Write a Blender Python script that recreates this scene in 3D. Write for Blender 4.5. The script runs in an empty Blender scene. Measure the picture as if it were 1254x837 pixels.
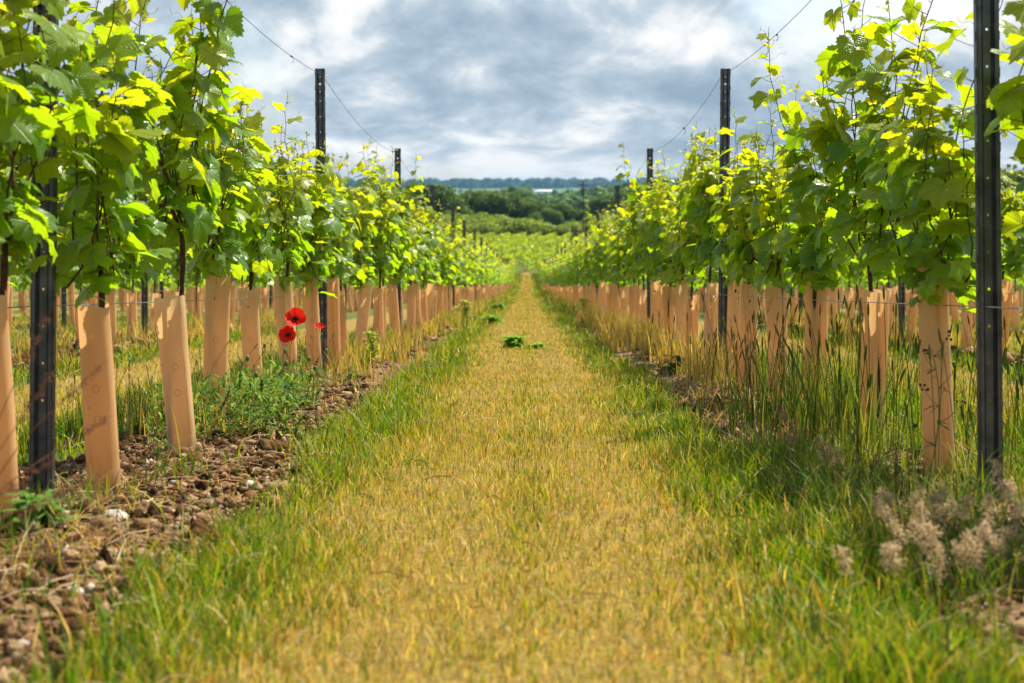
import bpy, math, random
import numpy as np
R = math.radians
rng = np.random.default_rng(11)
random.seed(5)
S = bpy.context.scene
COL = S.collection
HW = 2.576                     # row spacing
XL, XR = -1.319, 1.257         # the two rows along the path
VS = 5.83 / 6                  # vine spacing
POST0, POSTD = 4.17, 5.83
END_Y = 156.0

# ------------------------------------------------------------------ noise + terrain
def _h(i, j, s):
    n = (i * 374761393 + j * 668265263 + s * 974634777) & 0xFFFFFFFF
    n = ((n ^ (n >> 13)) * 1274126177) & 0xFFFFFFFF
    return ((n ^ (n >> 16)) & 0xFFFF) / 65535.0
def vn(x, y, s=0):
    x = np.asarray(x, float); y = np.asarray(y, float)
    xi = np.floor(x).astype(np.int64); yi = np.floor(y).astype(np.int64)
    fx = x - xi; fy = y - yi
    fx = fx * fx * (3 - 2 * fx); fy = fy * fy * (3 - 2 * fy)
    a = _h(xi, yi, s); b = _h(xi + 1, yi, s); c = _h(xi, yi + 1, s); d = _h(xi + 1, yi + 1, s)
    return (a * (1 - fx) + b * fx) * (1 - fy) + (c * (1 - fx) + d * fx) * fy
def fbm(x, y, s=0, o=4):
    t = 0; a = .5
    for k in range(o):
        t = t + a * vn(x * 2 ** k, y * 2 ** k, s + k); a *= .5
    return t / (1 - .5 ** o)
def row_dist(x):
    """signed distance to the nearest vine row"""
    u = (np.asarray(x, float) - XR) / HW
    return (u - np.round(u)) * HW
def sstep(a, b, t):
    t = np.clip((t - a) / (b - a), 0, 1); return t * t * (3 - 2 * t)
PY = np.array([-60, 0, 75, 92, 110, 130, 156, 180, 320, 450, 900, 1500, 3000, 4200, 5200, 9000], float)
PZ = np.array([3.8, 0, -4.74, -5.62, -6.46, -7.25, -8.1, -8.35, -8.4, -8.6, -8.8, -9.5, -7.5, 0.0, 3.5, 2.0], float)
def soilw(x, y):
    """1 on bare soil strips beneath the rows, 0 in the grass"""
    d = row_dist(x)
    x = np.asarray(x, float); y = np.asarray(y, float)
    c = d - .17 * np.where(np.abs(x - XL) < .8, 1, 0) + .2 * np.where(np.abs(x - XR) < .8, 1, 0)
    wid = .30 + .24 * (fbm(x * 1.6 + 9, y * 1.3, 41, 3) - .5)
    wid = wid + np.where((np.abs(x - XL) < 1) & (y < 5), .13, np.where((np.abs(x - XL) < 1) & (y < 12), .05, 0))
    return (1 - sstep(wid - .07, wid + .07, np.abs(c))) * (1 - .8 * sstep(16, 34, y))
def ground(x, y, fine=True):
    x = np.asarray(x, float); y = np.asarray(y, float)
    z = np.interp(y, PY, PZ)
    # smooth the profile a little
    z = .5 * z + .25 * np.interp(y - 6, PY, PZ) + .25 * np.interp(y + 6, PY, PZ)
    far = sstep(300, 700, y)
    z = z + far * (9.0 * np.exp(-((x - 190) / 150) ** 2 - ((y - 1000) / 260) ** 2))
    z = z + sstep(2500, 4200, y) * (5.5 * (fbm(x / 900, y / 1500, 7, 4) - .45) + 2.0 * np.exp(-((x + 700) / 500) ** 2) + 3 * np.exp(-((x - 450) / 260) ** 2))
    if fine:
        near = 1 - sstep(140, 165, y)
        d = row_dist(x); w = soilw(x, y)
        mound = .015 * np.exp(-(d / .33) ** 2) * (.5 + fbm(x * 2, y * 1.5, 3, 2))
        z = z + near * (mound + w * (.075 * (fbm(x * 7, y * 6, 5, 3) - .46) + w * .035 * np.exp(-((x + 1.0) / .12) ** 2) + .02 * (fbm(x * 30, y * 30, 8, 2) - .5)) + .018 * (fbm(x * 2.2, y * 2.2, 13, 2) - .5))
    return z
def G(x, y): return float(ground(np.array([x]), np.array([y]))[0])

# ------------------------------------------------------------------ mesh builder
class MB:
    def __init__(s): s.v = []; s.q = []; s.t = []; s.c = []; s.uv = []; s.qm = []; s.tm = []; s.n = 0
    def add(s, v, q=None, t=None, col=(1, 1, 1), uv=None, m=0):
        v = np.asarray(v, float).reshape(-1, 3); k = len(v)
        s.v.append(v)
        c = np.asarray(col, float)
        if c.ndim == 1: c = np.tile(c, (k, 1))
        s.c.append(c)
        s.uv.append(np.zeros((k, 2)) if uv is None else np.asarray(uv, float))
        if q is not None and len(q): q = np.asarray(q, np.int64) + s.n; s.q.append(q); s.qm.append(np.full(len(q), m))
        if t is not None and len(t): t = np.asarray(t, np.int64) + s.n; s.t.append(t); s.tm.append(np.full(len(t), m))
        s.n += k
    def tube(s, pts, rad, n=6, col=(1, 1, 1), m=0, cap=True):
        P = np.asarray(pts, float); k = len(P)
        r = np.broadcast_to(np.asarray(rad, float), (k,))
        T = np.gradient(P, axis=0); T /= np.linalg.norm(T, axis=1)[:, None] + 1e-9
        ref = np.array([0, 0, 1.]) if abs(T[:, 2]).mean() < .8 else np.array([1., 0, 0])
        A = np.cross(T, ref); A /= np.linalg.norm(A, axis=1)[:, None] + 1e-9
        B = np.cross(T, A)
        a = np.arange(n) * 2 * math.pi / n
        V = P[:, None] + r[:, None, None] * (np.cos(a)[None, :, None] * A[:, None] + np.sin(a)[None, :, None] * B[:, None])
        i = np.arange(k - 1)[:, None]; j = np.arange(n)[None]
        q = np.stack([i * n + j, i * n + (j + 1) % n, (i + 1) * n + (j + 1) % n, (i + 1) * n + j], -1).reshape(-1, 4)
        V = V.reshape(-1, 3); t = None
        if cap:
            V = np.vstack([V, P[0], P[-1]]); jj = np.arange(n)
            t = np.vstack([np.stack([(jj + 1) % n, jj, np.full(n, k * n)], 1), np.stack([(k - 1) * n + jj, (k - 1) * n + (jj + 1) % n, np.full(n, k * n + 1)], 1)])
        s.add(V, q, t, col, m=m)
    def box(s, lo, hi, col=(1, 1, 1), m=0):
        x0, y0, z0 = lo; x1, y1, z1 = hi
        v = [(x0, y0, z0), (x1, y0, z0), (x1, y1, z0), (x0, y1, z0), (x0, y0, z1), (x1, y0, z1), (x1, y1, z1), (x0, y1, z1)]
        s.add(v, [(3, 2, 1, 0), (4, 5, 6, 7), (0, 1, 5, 4), (1, 2, 6, 5), (2, 3, 7, 6), (3, 0, 4, 7)], None, col, m=m)
    def mesh(s, name, mats, smooth=False):
        me = bpy.data.meshes.new(name)
        V = np.vstack(s.v); C = np.vstack(s.c); U = np.vstack(s.uv)
        Q = np.vstack(s.q) if s.q else np.zeros((0, 4), np.int64)
        T = np.vstack(s.t) if s.t else np.zeros((0, 3), np.int64)
        mi = np.concatenate(s.qm + s.tm) if (s.qm or s.tm) else np.zeros(0)
        loops = np.concatenate([Q.ravel(), T.ravel()]).astype(np.int32)
        st = np.concatenate([np.arange(len(Q)) * 4, len(Q) * 4 + np.arange(len(T)) * 3]).astype(np.int32)
        me.vertices.add(len(V)); me.vertices.foreach_set('co', V.astype(np.float32).ravel())
        me.loops.add(len(loops)); me.loops.foreach_set('vertex_index', loops)
        me.polygons.add(len(st)); me.polygons.foreach_set('loop_start', st)
        me.polygons.foreach_set('material_index', mi.astype(np.int32))
        me.polygons.foreach_set('use_smooth', np.full(len(st), smooth))
        me.update(calc_edges=True)
        a = me.attributes.new('tint', 'FLOAT_COLOR', 'POINT')
        a.data.foreach_set('color', np.hstack([C, np.ones((len(C), 1))]).astype(np.float32).ravel())
        uvl = me.uv_layers.new(name='UVMap'); uvl.data.foreach_set('uv', U[loops].astype(np.float32).ravel())
        me.validate()
        for m in mats if isinstance(mats, (list, tuple)) else [mats]: me.materials.append(m)
        return me
    def build(s, name, mats, parent=None, loc=None, smooth=False):
        return link(name, s.mesh(name, mats, smooth), parent, loc)
def link(name, data, parent=None, loc=None, rot=None, scale=None):
    o = bpy.data.objects.new(name, data); COL.objects.link(o)
    if parent: o.parent = parent
    if loc is not None: o.location = loc
    if rot is not None: o.rotation_euler = rot
    if scale is not None: o.scale = scale
    return o
def tag(o, label=None, cat=None, group=None, kind=None):
    if label: o['label'] = label
    if cat: o['category'] = cat
    if group: o['group'] = group
    if kind: o['kind'] = kind
    return o
WORDS = 'first second third fourth fifth sixth seventh eighth ninth tenth eleventh twelfth thirteenth fourteenth fifteenth sixteenth seventeenth eighteenth nineteenth twentieth'.split()
def ordw(n):
    n += 1
    if n <= 20: return WORDS[n - 1]
    return {2: 'twenty-', 3: 'thirty-'}[n // 10] + WORDS[n % 10 - 1] if n % 10 else 'thirtieth'

# ------------------------------------------------------------------ materials
def newmat(name):
    m = bpy.data.materials.new(name); m.use_nodes = True
    nt = m.node_tree; nt.nodes.clear(); return m, nt
class N:
    def __init__(s, nt): s.nt = nt
    def __call__(s, typ, ins=None, **props):
        n = s.nt.nodes.new(typ)
        for k, v in props.items(): setattr(n, k, v)
        for k, v in (ins or {}).items():
            sock = n.inputs[k]
            if hasattr(v, 'is_output') or isinstance(v, bpy.types.NodeSocket): s.nt.links.new(v, sock)
            else: sock.default_value = v
        return n
    def math(s, op, a, b=0.0, c=None, clamp=False):
        ins = {0: a, 1: b}
        if c is not None: ins[2] = c
        return s('ShaderNodeMath', ins, operation=op, use_clamp=clamp).outputs[0]
    def mix(s, f, a, b, typ='MIX'):
        n = s('ShaderNodeMix', None, data_type='RGBA', blend_type=typ)
        for i, v in ((0, f), (6, a), (7, b)):
            if isinstance(v, bpy.types.NodeSocket): s.nt.links.new(v, n.inputs[i])
            else: n.inputs[i].default_value = (*v, 1) if isinstance(v, tuple) and len(v) == 3 else v
        return n.outputs[2]
    def ramp(s, f, stops, interp='LINEAR'):
        n = s('ShaderNodeValToRGB', {0: f}); r = n.color_ramp; r.interpolation = interp
        while len(r.elements) < len(stops): r.elements.new(.5)
        for e, (p, c) in zip(r.elements, stops):
            e.position = p; e.color = (*c, 1) if isinstance(c, tuple) else (c, c, c, 1)
        return n.outputs[0]
    def noise(s, scale, detail=4, vec=None, rough=.55, dist=0.0):
        ins = {'Scale': scale, 'Detail': detail, 'Roughness': rough, 'Distortion': dist}
        if vec is not None: ins['Vector'] = vec
        return s('ShaderNodeTexNoise', ins).outputs['Fac']
def simple(name, col, rough=.7, spec=.3, var=.25, scale=30, metal=0, trans=0, tcol=None, bump=0, tint=False):
    m, nt = newmat(name); n = N(nt)
    tc = n('ShaderNodeTexCoord').outputs['Object']
    f = n.noise(scale, 4, tc)
    c0 = tuple(x * (1 - var) for x in col); c1 = tuple(min(1, x * (1 + var)) for x in col)
    c = n.ramp(f, [(.3, c0), (.7, c1)])
    if tint:
        at = n('ShaderNodeAttribute', attribute_name='tint').outputs['Color']
        c = n.mix(1.0, c, at, 'MULTIPLY')
    ins = {'Base Color': c, 'Roughness': rough, 'Specular IOR Level': spec, 'Metallic': metal}
    if bump: ins['Normal'] = n('ShaderNodeBump', {'Strength': bump, 'Distance': .01, 'Height': f}).outputs[0]
    b = n('ShaderNodeBsdfPrincipled', ins); out = b.outputs[0]
    if trans:
        tr = n('ShaderNodeBsdfTranslucent', {'Color': c if tcol is None else (*tcol, 1)})
        out = n('ShaderNodeMixShader', {0: trans, 1: b.outputs[0], 2: tr.outputs[0]}).outputs[0]
    nt.links.new(out, n('ShaderNodeOutputMaterial').inputs[0]); return m

def leaf_mat():
    m, nt = newmat('vine_leaf'); n = N(nt)
    uv = n('ShaderNodeUVMap').outputs[0]
    sp = n('ShaderNodeSeparateXYZ', {0: uv}); u = n.math('ABSOLUTE', sp.outputs[0]); v = sp.outputs[1]
    dmin = None
    for a in (0, 52, 112):
        d = n.math('ABSOLUTE', n.math('SUBTRACT', n.math('MULTIPLY', u, math.cos(R(a))), n.math('MULTIPLY', v, math.sin(R(a)))))
        # only on the outward side of the petiole
        al = n.math('ADD', n.math('MULTIPLY', u, math.sin(R(a))), n.math('MULTIPLY', v, math.cos(R(a))))
        d = n.math('ADD', d, n.math('MULTIPLY', n.math('LESS_THAN', al, 0.0), 1.0))
        dmin = d if dmin is None else n.math('MINIMUM', dmin, d)
    # side veins: chevrons off the nearest vein
    side = n.math('PINGPONG', n.math('ADD', n.math('MULTIPLY', dmin, .8), n.math('SQRT', n.math('ADD', n.math('MULTIPLY', u, u), n.math('MULTIPLY', v, v)))), .07)
    vein = n.math('LESS_THAN', dmin, .018)
    veinf = n.math('SUBTRACT', 1.0, n.math('DIVIDE', dmin, .035), clamp=True)
    sidef = n.math('SUBTRACT', 1.0, n.math('DIVIDE', side, .016), clamp=True)
    at = n('ShaderNodeAttribute', attribute_name='tint'); sep = n('ShaderNodeSeparateColor', {0: at.outputs['Color']})
    age, rnd = sep.outputs[0], sep.outputs[1]
    tc = n('ShaderNodeTexCoord').outputs['Object']
    no = n.noise(22, 3, tc)
    dc = n.mix(age, (.075, .225, .006), (.34, .43, .010))
    dc = n.mix(n.math('MULTIPLY', rnd, .5), dc, (.038, .13, .008))
    dc = n.mix(n.math('MULTIPLY', no, .35), dc, (.12, .2, .02))
    tcx = n.mix(age, (.42, .68, .006), (.92, .80, .012))
    tcx = n.mix(n.math('MULTIPLY', rnd, .45), tcx, (.22, .46, .006))
    vv = n.math('MAXIMUM', n.math('MULTIPLY', veinf, .55), n.math('MULTIPLY', sidef, .22))
    dc = n.mix(vv, dc, (.2, .28, .07)); tcx = n.mix(n.math('MULTIPLY', vv, .8), tcx, (.12, .22, .01))
    hgt = n.math('ADD', n.math('MULTIPLY', n.math('ADD', veinf, n.math('MULTIPLY', sidef, .5)), -1.0), n.math('MULTIPLY', n.noise(60, 2, tc), .8))
    bp = n('ShaderNodeBump', {'Strength': .55, 'Distance': .003, 'Height': hgt}).outputs[0]
    b = n('ShaderNodeBsdfPrincipled', {'Base Color': dc, 'Roughness': .32, 'Specular IOR Level': .4, 'Normal': bp})
    tr = n('ShaderNodeBsdfTranslucent', {'Color': tcx, 'Normal': bp})
    o = n('ShaderNodeMixShader', {0: .54, 1: b.outputs[0], 2: tr.outputs[0]})
    nt.links.new(o.outputs[0], n('ShaderNodeOutputMaterial').inputs[0]); return m

def blade_mat():
    m, nt = newmat('grass_blade'); n = N(nt)
    c = n('ShaderNodeAttribute', attribute_name='tint').outputs['Color']
    b = n('ShaderNodeBsdfPrincipled', {'Base Color': c, 'Roughness': .5, 'Specular IOR Level': .35})
    tr = n('ShaderNodeBsdfTranslucent', {'Color': n.mix(1.0, c, (1.6, 1.5, .6), 'MULTIPLY')})
    o = n('ShaderNodeMixShader', {0: .34, 1: b.outputs[0], 2: tr.outputs[0]})
    nt.links.new(o.outputs[0], n('ShaderNodeOutputMaterial').inputs[0]); return m

def tube_mat():
    m, nt = newmat('vine_guard_plastic'); n = N(nt)
    uv = n('ShaderNodeUVMap').outputs[0]
    sp = n('ShaderNodeSeparateXYZ', {0: uv}); u, v = sp.outputs[0], sp.outputs[1]
    def dist(u0, v0):
        a = n.math('SUBTRACT', u, u0); b = n.math('SUBTRACT', v, v0)
        return n.math('SQRT', n.math('ADD', n.math('MULTIPLY', a, a), n.math('MULTIPLY', b, b)))
    hole = n.math('LESS_THAN', dist(0, .515), .0095)
    rings = None
    for v0 in (.27, .36):
        r = n.math('LESS_THAN', n.math('ABSOLUTE', n.math('SUBTRACT', dist(.004, v0), .0105)), .0013)
        rings = r if rings is None else n.math('MAXIMUM', rings, r)
    info = n('ShaderNodeObjectInfo').outputs['Random']
    tc = n('ShaderNodeTexCoord').outputs['Object']
    mp = n('ShaderNodeMapping', {0: tc, 3: (9, 9, 1.6)}).outputs[0]
    no = n.noise(3, 5, mp); no2 = n.noise(18, 4, tc)
    c = n.mix(info, (.83, .52, .23), (.90, .65, .36))
    c = n.mix(n.math('MULTIPLY', n.ramp(no, [(.42, 0.0), (.75, 1.0)]), .5), c, (.66, .42, .18))
    dirt = n.math('MULTIPLY', n.math('SUBTRACT', 1.0, n.math('DIVIDE', v, .22), clamp=True), n.ramp(no2, [(.35, 0.2), (.6, 1.0)]))
    c = n.mix(n.math('MULTIPLY', dirt, .85), c, (.26, .17, .09))
    c = n.mix(n.ramp(n.noise(34, 2, tc), [(.70, 0.0), (.74, .6)]), c, (.33, .2, .1))
    c = n.mix(n.math('MULTIPLY', rings, .65), c, (.25, .13, .06))
    seam = n.math('MULTIPLY', n.math('LESS_THAN', n.math('ABSOLUTE', n.math('SUBTRACT', u, n.math('MULTIPLY', n.math('SUBTRACT', info, .5), .09))), .0013), n.ramp(n.noise(2, 2, mp), [(.45, 0.0), (.5, .7)]))
    c = n.mix(seam, c, (.16, .09, .04))
    bp = n('ShaderNodeBump', {'Strength': .4, 'Distance': .004, 'Height': n.math('ADD', no, rings)}).outputs[0]
    b = n('ShaderNodeBsdfPrincipled', {'Base Color': c, 'Roughness': .48, 'Specular IOR Level': .35, 'Normal': bp})
    tr = n('ShaderNodeBsdfTranslucent', {'Color': n.mix(.6, c, (1.0, .58, .22)), 'Normal': bp})
    o = n('ShaderNodeMixShader', {0: .46, 1: b.outputs[0], 2: tr.outputs[0]})
    o2 = n('ShaderNodeMixShader', {0: hole, 1: o.outputs[0], 2: n('ShaderNodeBsdfTransparent').outputs[0]})
    nt.links.new(o2.outputs[0], n('ShaderNodeOutputMaterial').inputs[0]); return m

def ground_mat():
    m, nt = newmat('ground_earth_and_turf'); n = N(nt)
    pos = n('ShaderNodeNewGeometry').outputs['Position']
    at = n('ShaderNodeAttribute', attribute_name='tint'); sep = n('ShaderNodeSeparateColor', {0: at.outputs['Color']})
    soil, green, far = sep.outputs[0], sep.outputs[1], sep.outputs[2]
    n1 = n.noise(3.0, 6, pos, .6); n2 = n.noise(40, 5, pos, .65); n3 = n.noise(.012, 5, pos, .6); n4 = n.noise(140, 3, pos)
    soilc = n.ramp(n2, [(.3, (.075, .038, .018)), (.52, (.21, .12, .06)), (.72, (.42, .28, .16))])
    gold = n.ramp(n2, [(.3, (.13, .08, .02)), (.7, (.36, .25, .065))])
    grn = n.ramp(n2, [(.3, (.04, .055, .01)), (.7, (.14, .16, .025))])
    c = n.mix(n.ramp(n.math('ADD', green, n.math('MULTIPLY', n.math('SUBTRACT', n1, .5), .8)), [(.35, 0.0), (.7, 1.0)]), gold, grn)
    c = n.mix(soil, c, soilc)
    farc = n.ramp(n3, [(.36, (.04, .09, .02)), (.50, (.08, .13, .03)), (.58, (.16, .20, .05)), (.66, (.30, .28, .12))], 'LINEAR')
    farc = n.mix(green, farc, (.025, .05, .012))
    c = n.mix(far, c, farc)
    bp = n('ShaderNodeBump', {'Strength': .8, 'Distance': .02, 'Height': n.math('ADD', n2, n.math('MULTIPLY', n4, .4))}).outputs[0]
    b = n('ShaderNodeBsdfPrincipled', {'Base Color': c, 'Roughness': .9, 'Specular IOR Level': .1, 'Normal': bp})
    nt.links.new(b.outputs[0], n('ShaderNodeOutputMaterial').inputs[0]); return m

M = {
    'leaf': leaf_mat(), 'blade': blade_mat(), 'tube': tube_mat(), 'ground': ground_mat(),
    'bark': simple('vine_bark', (.075, .035, .028), .85, .2, .5, 60, bump=.8),
    'shoot': simple('vine_shoot', (.9, .9, .9), .5, .3, .15, 40, tint=True),
    'steel': simple('weathered_steel', (.10, .112, .13), .42, .5, .45, 14, metal=.75, bump=.1),
    'wire': simple('galvanised_wire', (.30, .31, .33), .4, .5, .3, 50, metal=.8),
    'darkwire': simple('dark_wire', (.03, .03, .03), .5, .4, .3, 50),
    'clod': simple('soil_clod', (.95, .95, .95), .95, .05, .5, 120, bump=1.0, tint=True),
    'stone': simple('flint_stone', (.45, .39, .31), .7, .3, .3, 40, bump=.5),
    'petal': simple('poppy_petal', (.78, .012, .004), .5, .2, .25, 25, trans=.35, tcol=(.9, .03, .01)),
    'black': simple('poppy_centre', (.012, .012, .01), .7, .2, .3, 60),
    'stemg': simple('plant_stem', (.10, .17, .03), .6, .3, .3, 40),
    'herb': simple('herb_leaf', (.95, .95, .95), .6, .15, .25, 30, trans=.4, tcol=None, tint=True),
    'seed': simple('seed_head', (.95, .95, .95), .8, .15, .3, 80, trans=.45, tint=True),
    'crown': simple('tree_foliage', (1, 1, 1), .65, .2, .3, .6, trans=.38, tint=True),
    'trunk': simple('tree_bark', (.10, .075, .05), .9, .1, .3, 3, bump=.5),
    'white': simple('white_cladding', (.8, .8, .8), .5, .3, .05, .1),
    'door': simple('grey_door', (.25, .27, .3), .5, .3, .1, .2),
    'pole': simple('dark_timber', (.07, .055, .045), .9, .1, .3, 4),
}

# ------------------------------------------------------------------ ground sheet
def axis(segs):
    out = []
    for a, b, st in segs: out.append(np.arange(a, b - 1e-6, st))
    return np.concatenate(out + [np.array([segs[-1][1]])])
def grow(a, b, st, k):
    out = []; t = a
    while t < b: out.append(t); t += st; st *= k
    return np.array(out)
xp = np.concatenate([np.arange(0, 2.2, .035), grow(2.2, 14, .08, 1.03), grow(14, 5200, 1.0, 1.12), [5200]])
xs = np.unique(np.concatenate([-xp[::-1], xp]))
ys = np.concatenate([np.arange(-30, 1.5, 1.5), np.arange(1.5, 11, .035), grow(11, 260, .05, 1.018), grow(260, 8500, 5, 1.04), [8500]])
ys = np.unique(ys)
X, Y = np.meshgrid(xs, ys)
Z = ground(X, Y)
def greenness(x, y):
    """0 = parched gold, 1 = green turf; follows distance from the alley centre"""
    d = np.abs(row_dist(x)); a = HW / 2 - d            # distance from the alley's centre line
    g = sstep(.26, .66, a + .3 * (fbm(np.asarray(x) * 1.7, np.asarray(y) * .9, 21, 3) - .5))
    return g
soil = soilw(X, Y) * (1 - sstep(150, 160, Y))
far = sstep(255, 275, Y)
gr = greenness(X, Y); gr = np.where(Y > 158, .85, gr); gr = np.where(Y > 265, sstep(274, 290, Y) * (1 - sstep(480, 600, Y)), gr)
mb = MB(); nx = len(xs); ny = len(ys)
i = np.arange(ny - 1)[:, None]; j = np.arange(nx - 1)[None]
q = np.stack([i * nx + j, i * nx + j + 1, (i + 1) * nx + j + 1, (i + 1) * nx + j], -1).reshape(-1, 4)
mb.add(np.stack([X, Y, Z], -1).reshape(-1, 3), q, None, np.stack([soil, gr, far], -1).reshape(-1, 3))
tag(mb.build('ground', M['ground'], smooth=True), 'sloping vineyard ground running down to a wooded valley', kind='structure')

# ------------------------------------------------------------------ grass
def blades(mb, x, y, h, w, col, bend=.35, seg=2, z=None, lay=None):
    n = len(x)
    if n == 0: return
    z = ground(x, y) - .004 if z is None else z
    th = rng.uniform(0, 2 * math.pi, n); ph = rng.uniform(0, 2 * math.pi, n)
    dx, dy = np.cos(th), np.sin(th)
    # blades face the viewer and the sun at random
    wx, wy = np.cos(ph), np.sin(ph)
    lean = (rng.uniform(.05, 1, n) * bend if lay is None else lay)
    ts = np.linspace(0, 1, seg + 1)
    V = []
    for t in ts:
        px = x + dx * h * lean * t ** 1.8; py = y + dy * h * lean * t ** 1.8
        pz = z + h * (t - .35 * np.minimum(lean, 1.6) * t ** 2.2 * .8)
        ww = w * (1 - t ** 1.6) * .5
        if t < 1:
            V.append(np.stack([px - wx * ww, py - wy * ww, pz], 1)); V.append(np.stack([px + wx * ww, py + wy * ww, pz], 1))
        else: V.append(np.stack([px, py, pz], 1))
    k = 2 * seg + 1
    V = np.stack(V, 1)                         # n,k,3
    base = (np.arange(n) * k)[:, None]
    qs = [base + np.array([[2 * s_, 2 * s_ + 1, 2 * s_ + 3, 2 * s_ + 2]]) for s_ in range(seg - 1)]
    ts_ = base + np.array([[2 * seg - 2, 2 * seg - 1, 2 * seg]])
    C = np.repeat(col[:, None, :], k, 1).reshape(-1, 3)
    mb.add(V.reshape(-1, 3), np.vstack(qs) if qs else None, ts_, C)
GOLD = np.array([(.62, .41, .085), (.50, .27, .04), (.80, .58, .22), (.26, .17, .02), (.40, .37, .025)])
GRN = np.array([(.085, .20, .003), (.15, .29, .004), (.28, .37, .007), (.025, .08, .003), (.40, .40, .012)])
def gcol(g, n):
    k = rng.integers(0, 5, n)
    isg = rng.random(n) < (.30 + .56 * g)
    c = np.where(isg[:, None], GRN[k], GOLD[k])
    return c * rng.uniform(.5, 1.3, (n, 1))
def turf(mb, x0, x1, y0, y1, dens, hs=1.0, ws=1.0, seg=3):
    n = int((x1 - x0) * (y1 - y0) * dens)
    x = rng.uniform(x0, x1, n); y = rng.uniform(y0, y1, n)
    s = soilw(x, y); keep = rng.random(n) > s * .97
    patch = fbm(x * 3, y * 3, 31, 3)
    keep &= rng.random(n) < .55 + .9 * (patch - .2)
    x, y = x[keep], y[keep]; n = len(x)
    g = np.clip(greenness(x, y) + .75 * (fbm(x * 1.1 + 3, y * .55, 77, 3) - .5) + .22 * np.exp(-(x / .06) ** 2), 0, 1)
    tall = fbm(x * 4, y * 4, 17, 2)
    h = (.020 + .022 * rng.random(n) + g * (.026 + .075 * np.clip(tall - .35, 0, 1) * (1 + rng.random(n)))) * rng.uniform(.5, 1.3, n) * hs
    side = np.abs(row_dist(x)) < .75
    h = np.where(side & (rng.random(n) < .07), h * 1.7, h)
    blades(mb, x, y, h, rng.uniform(.0015, .0032, n) * (1 + .75 * g) * ws, gcol(g, n), .85, seg)
g = MB()
turf(g, -1.25, 1.3, 1.9, 4.0, 11000)
turf(g, -1.35, 1.5, 4.0, 7.0, 8000)
turf(g, -1.4, 1.6, 7.0, 11.0, 4200, 1, 1.3, 2)
turf(g, -1.4, 1.6, 11.0, 18.0, 1400, 1, 1.9, 2)
turf(g, -1.4, 1.5, 18.0, 34.0, 520, 1.05, 3.0, 2)
turf(g, -1.4, 1.5, 34.0, 75.0, 170, 1.3, 6.0, 2)
turf(g, -1.4, 1.5, 75.0, 155.0, 60, 2.2, 14.0, 2)
for a_, b_ in ((-3.9, -1.4), (1.5, 4.2)):
    turf(g, a_, b_, 3.8, 9, 1500, 1.2, 1.8, 2)
    turf(g, a_, b_, 9, 20, 700, 1.2, 2.4, 2)
for a_, b_ in ((-9, -3.9), (4.2, 9), ): turf(g, a_, b_, 9, 30, 220, 1.3, 4, 2)
tag(g.build('grass', M['blade']), 'short parched golden grass with greener edges between the vine rows', 'grass', kind='stuff')

# dead stems and straw lying about
st = MB()
n = 4200
x = np.concatenate([rng.uniform(-1.3, 1.4, 200), rng.normal(-1.15, .2, 3200), rng.normal(1.0, .18, 800)]); y = 1.9 + 10 * rng.random(n) ** 1.5
a = rng.uniform(0, math.pi, n); L = rng.uniform(.03, .12, n)
zz = ground(x, y)
for k in range(n):
    c = np.array([(.70, .54, .32), (.55, .34, .17), (.62, .40, .16)][k % 3]) * rng.uniform(.5, 1.25)
    on_soil = soilw(x[k], y[k]) > .3
    zt = .008 if on_soil else .04
    p = np.array([x[k], y[k], zz[k] + zt]); d = np.array([math.cos(a[k]), math.sin(a[k]), rng.uniform(-.15, .2)]) * L[k]
    b_ = p + d; b_[2] = max(b_[2], G(b_[0], b_[1]) + .004)
    st.tube([p, (p + b_) / 2 + np.array([0, 0, .008]), b_], rng.uniform(.0008, .0019), 3, c, cap=False)
tag(st.build('straw', M['seed']), 'pale dead grass stems scattered over turf and soil', 'straw', kind='stuff')

# long grass round the tubes
lg = MB()
def tuft(mb, cx, cy, r, n, h0, h1, w, palette, bend=.5, seg=4):
    x = cx + rng.normal(0, r, n); y = cy + rng.normal(0, r, n)
    c = np.array(palette)[rng.integers(0, len(palette), n)] * rng.uniform(.7, 1.25, (n, 1))
    blades(mb, x, y, rng.uniform(h0, h1, n), rng.uniform(.6, 1.3, n) * w, c, bend, seg)
DG = [(.08, .16, .010), (.13, .22, .012), (.22, .28, .02), (.045, .1, .01)]
BR = [(.34, .2, .09), (.25, .14, .06), (.48, .32, .16)]
DRY = [(.55, .36, .1), (.66, .46, .17), (.42, .27, .07), (.36, .33, .06)]
for k in range(55):
    cy = 4.2 + 9 * rng.random() ** 1.3; cx = XR + rng.normal(-.05, .16)
    tuft(lg, cx, cy, .08, 30, .05, .22, .005, (DG + [DRY[3]] if k % 3 else BR + DRY), .75)
for k in range(20):
    cy = rng.uniform(5.0, 6.7); cx = XR + rng.normal(-.08, .13)
    tuft(lg, cx, cy, .07, 26, .18, .44, .0065, DG + DRY[3:], .45)
for k in range(70):
    cy = rng.uniform(3.6, 9.5); cx = XR - .34 + rng.normal(0, .10)
    tuft(lg, cx, cy, .07, 30, .03, .12, .004, BR + BR + DRY[:2] + DG[:1], 1.5)
for k in range(60):
    cy = rng.uniform(9, 26); cx = XR + rng.normal(-.12, .12)
    tuft(lg, cx, cy, .08, 60, .12, .36, .006 + .0003 * cy, DRY, .5)
for k in range(130):
    cy = rng.uniform(20, 110); cx = (XL if k % 2 else XR) + rng.normal(0, .18)
    tuft(lg, cx, cy, .14, 50, .12, .34, .006 + .0005 * cy, DRY + DG, .6, 2)
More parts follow.
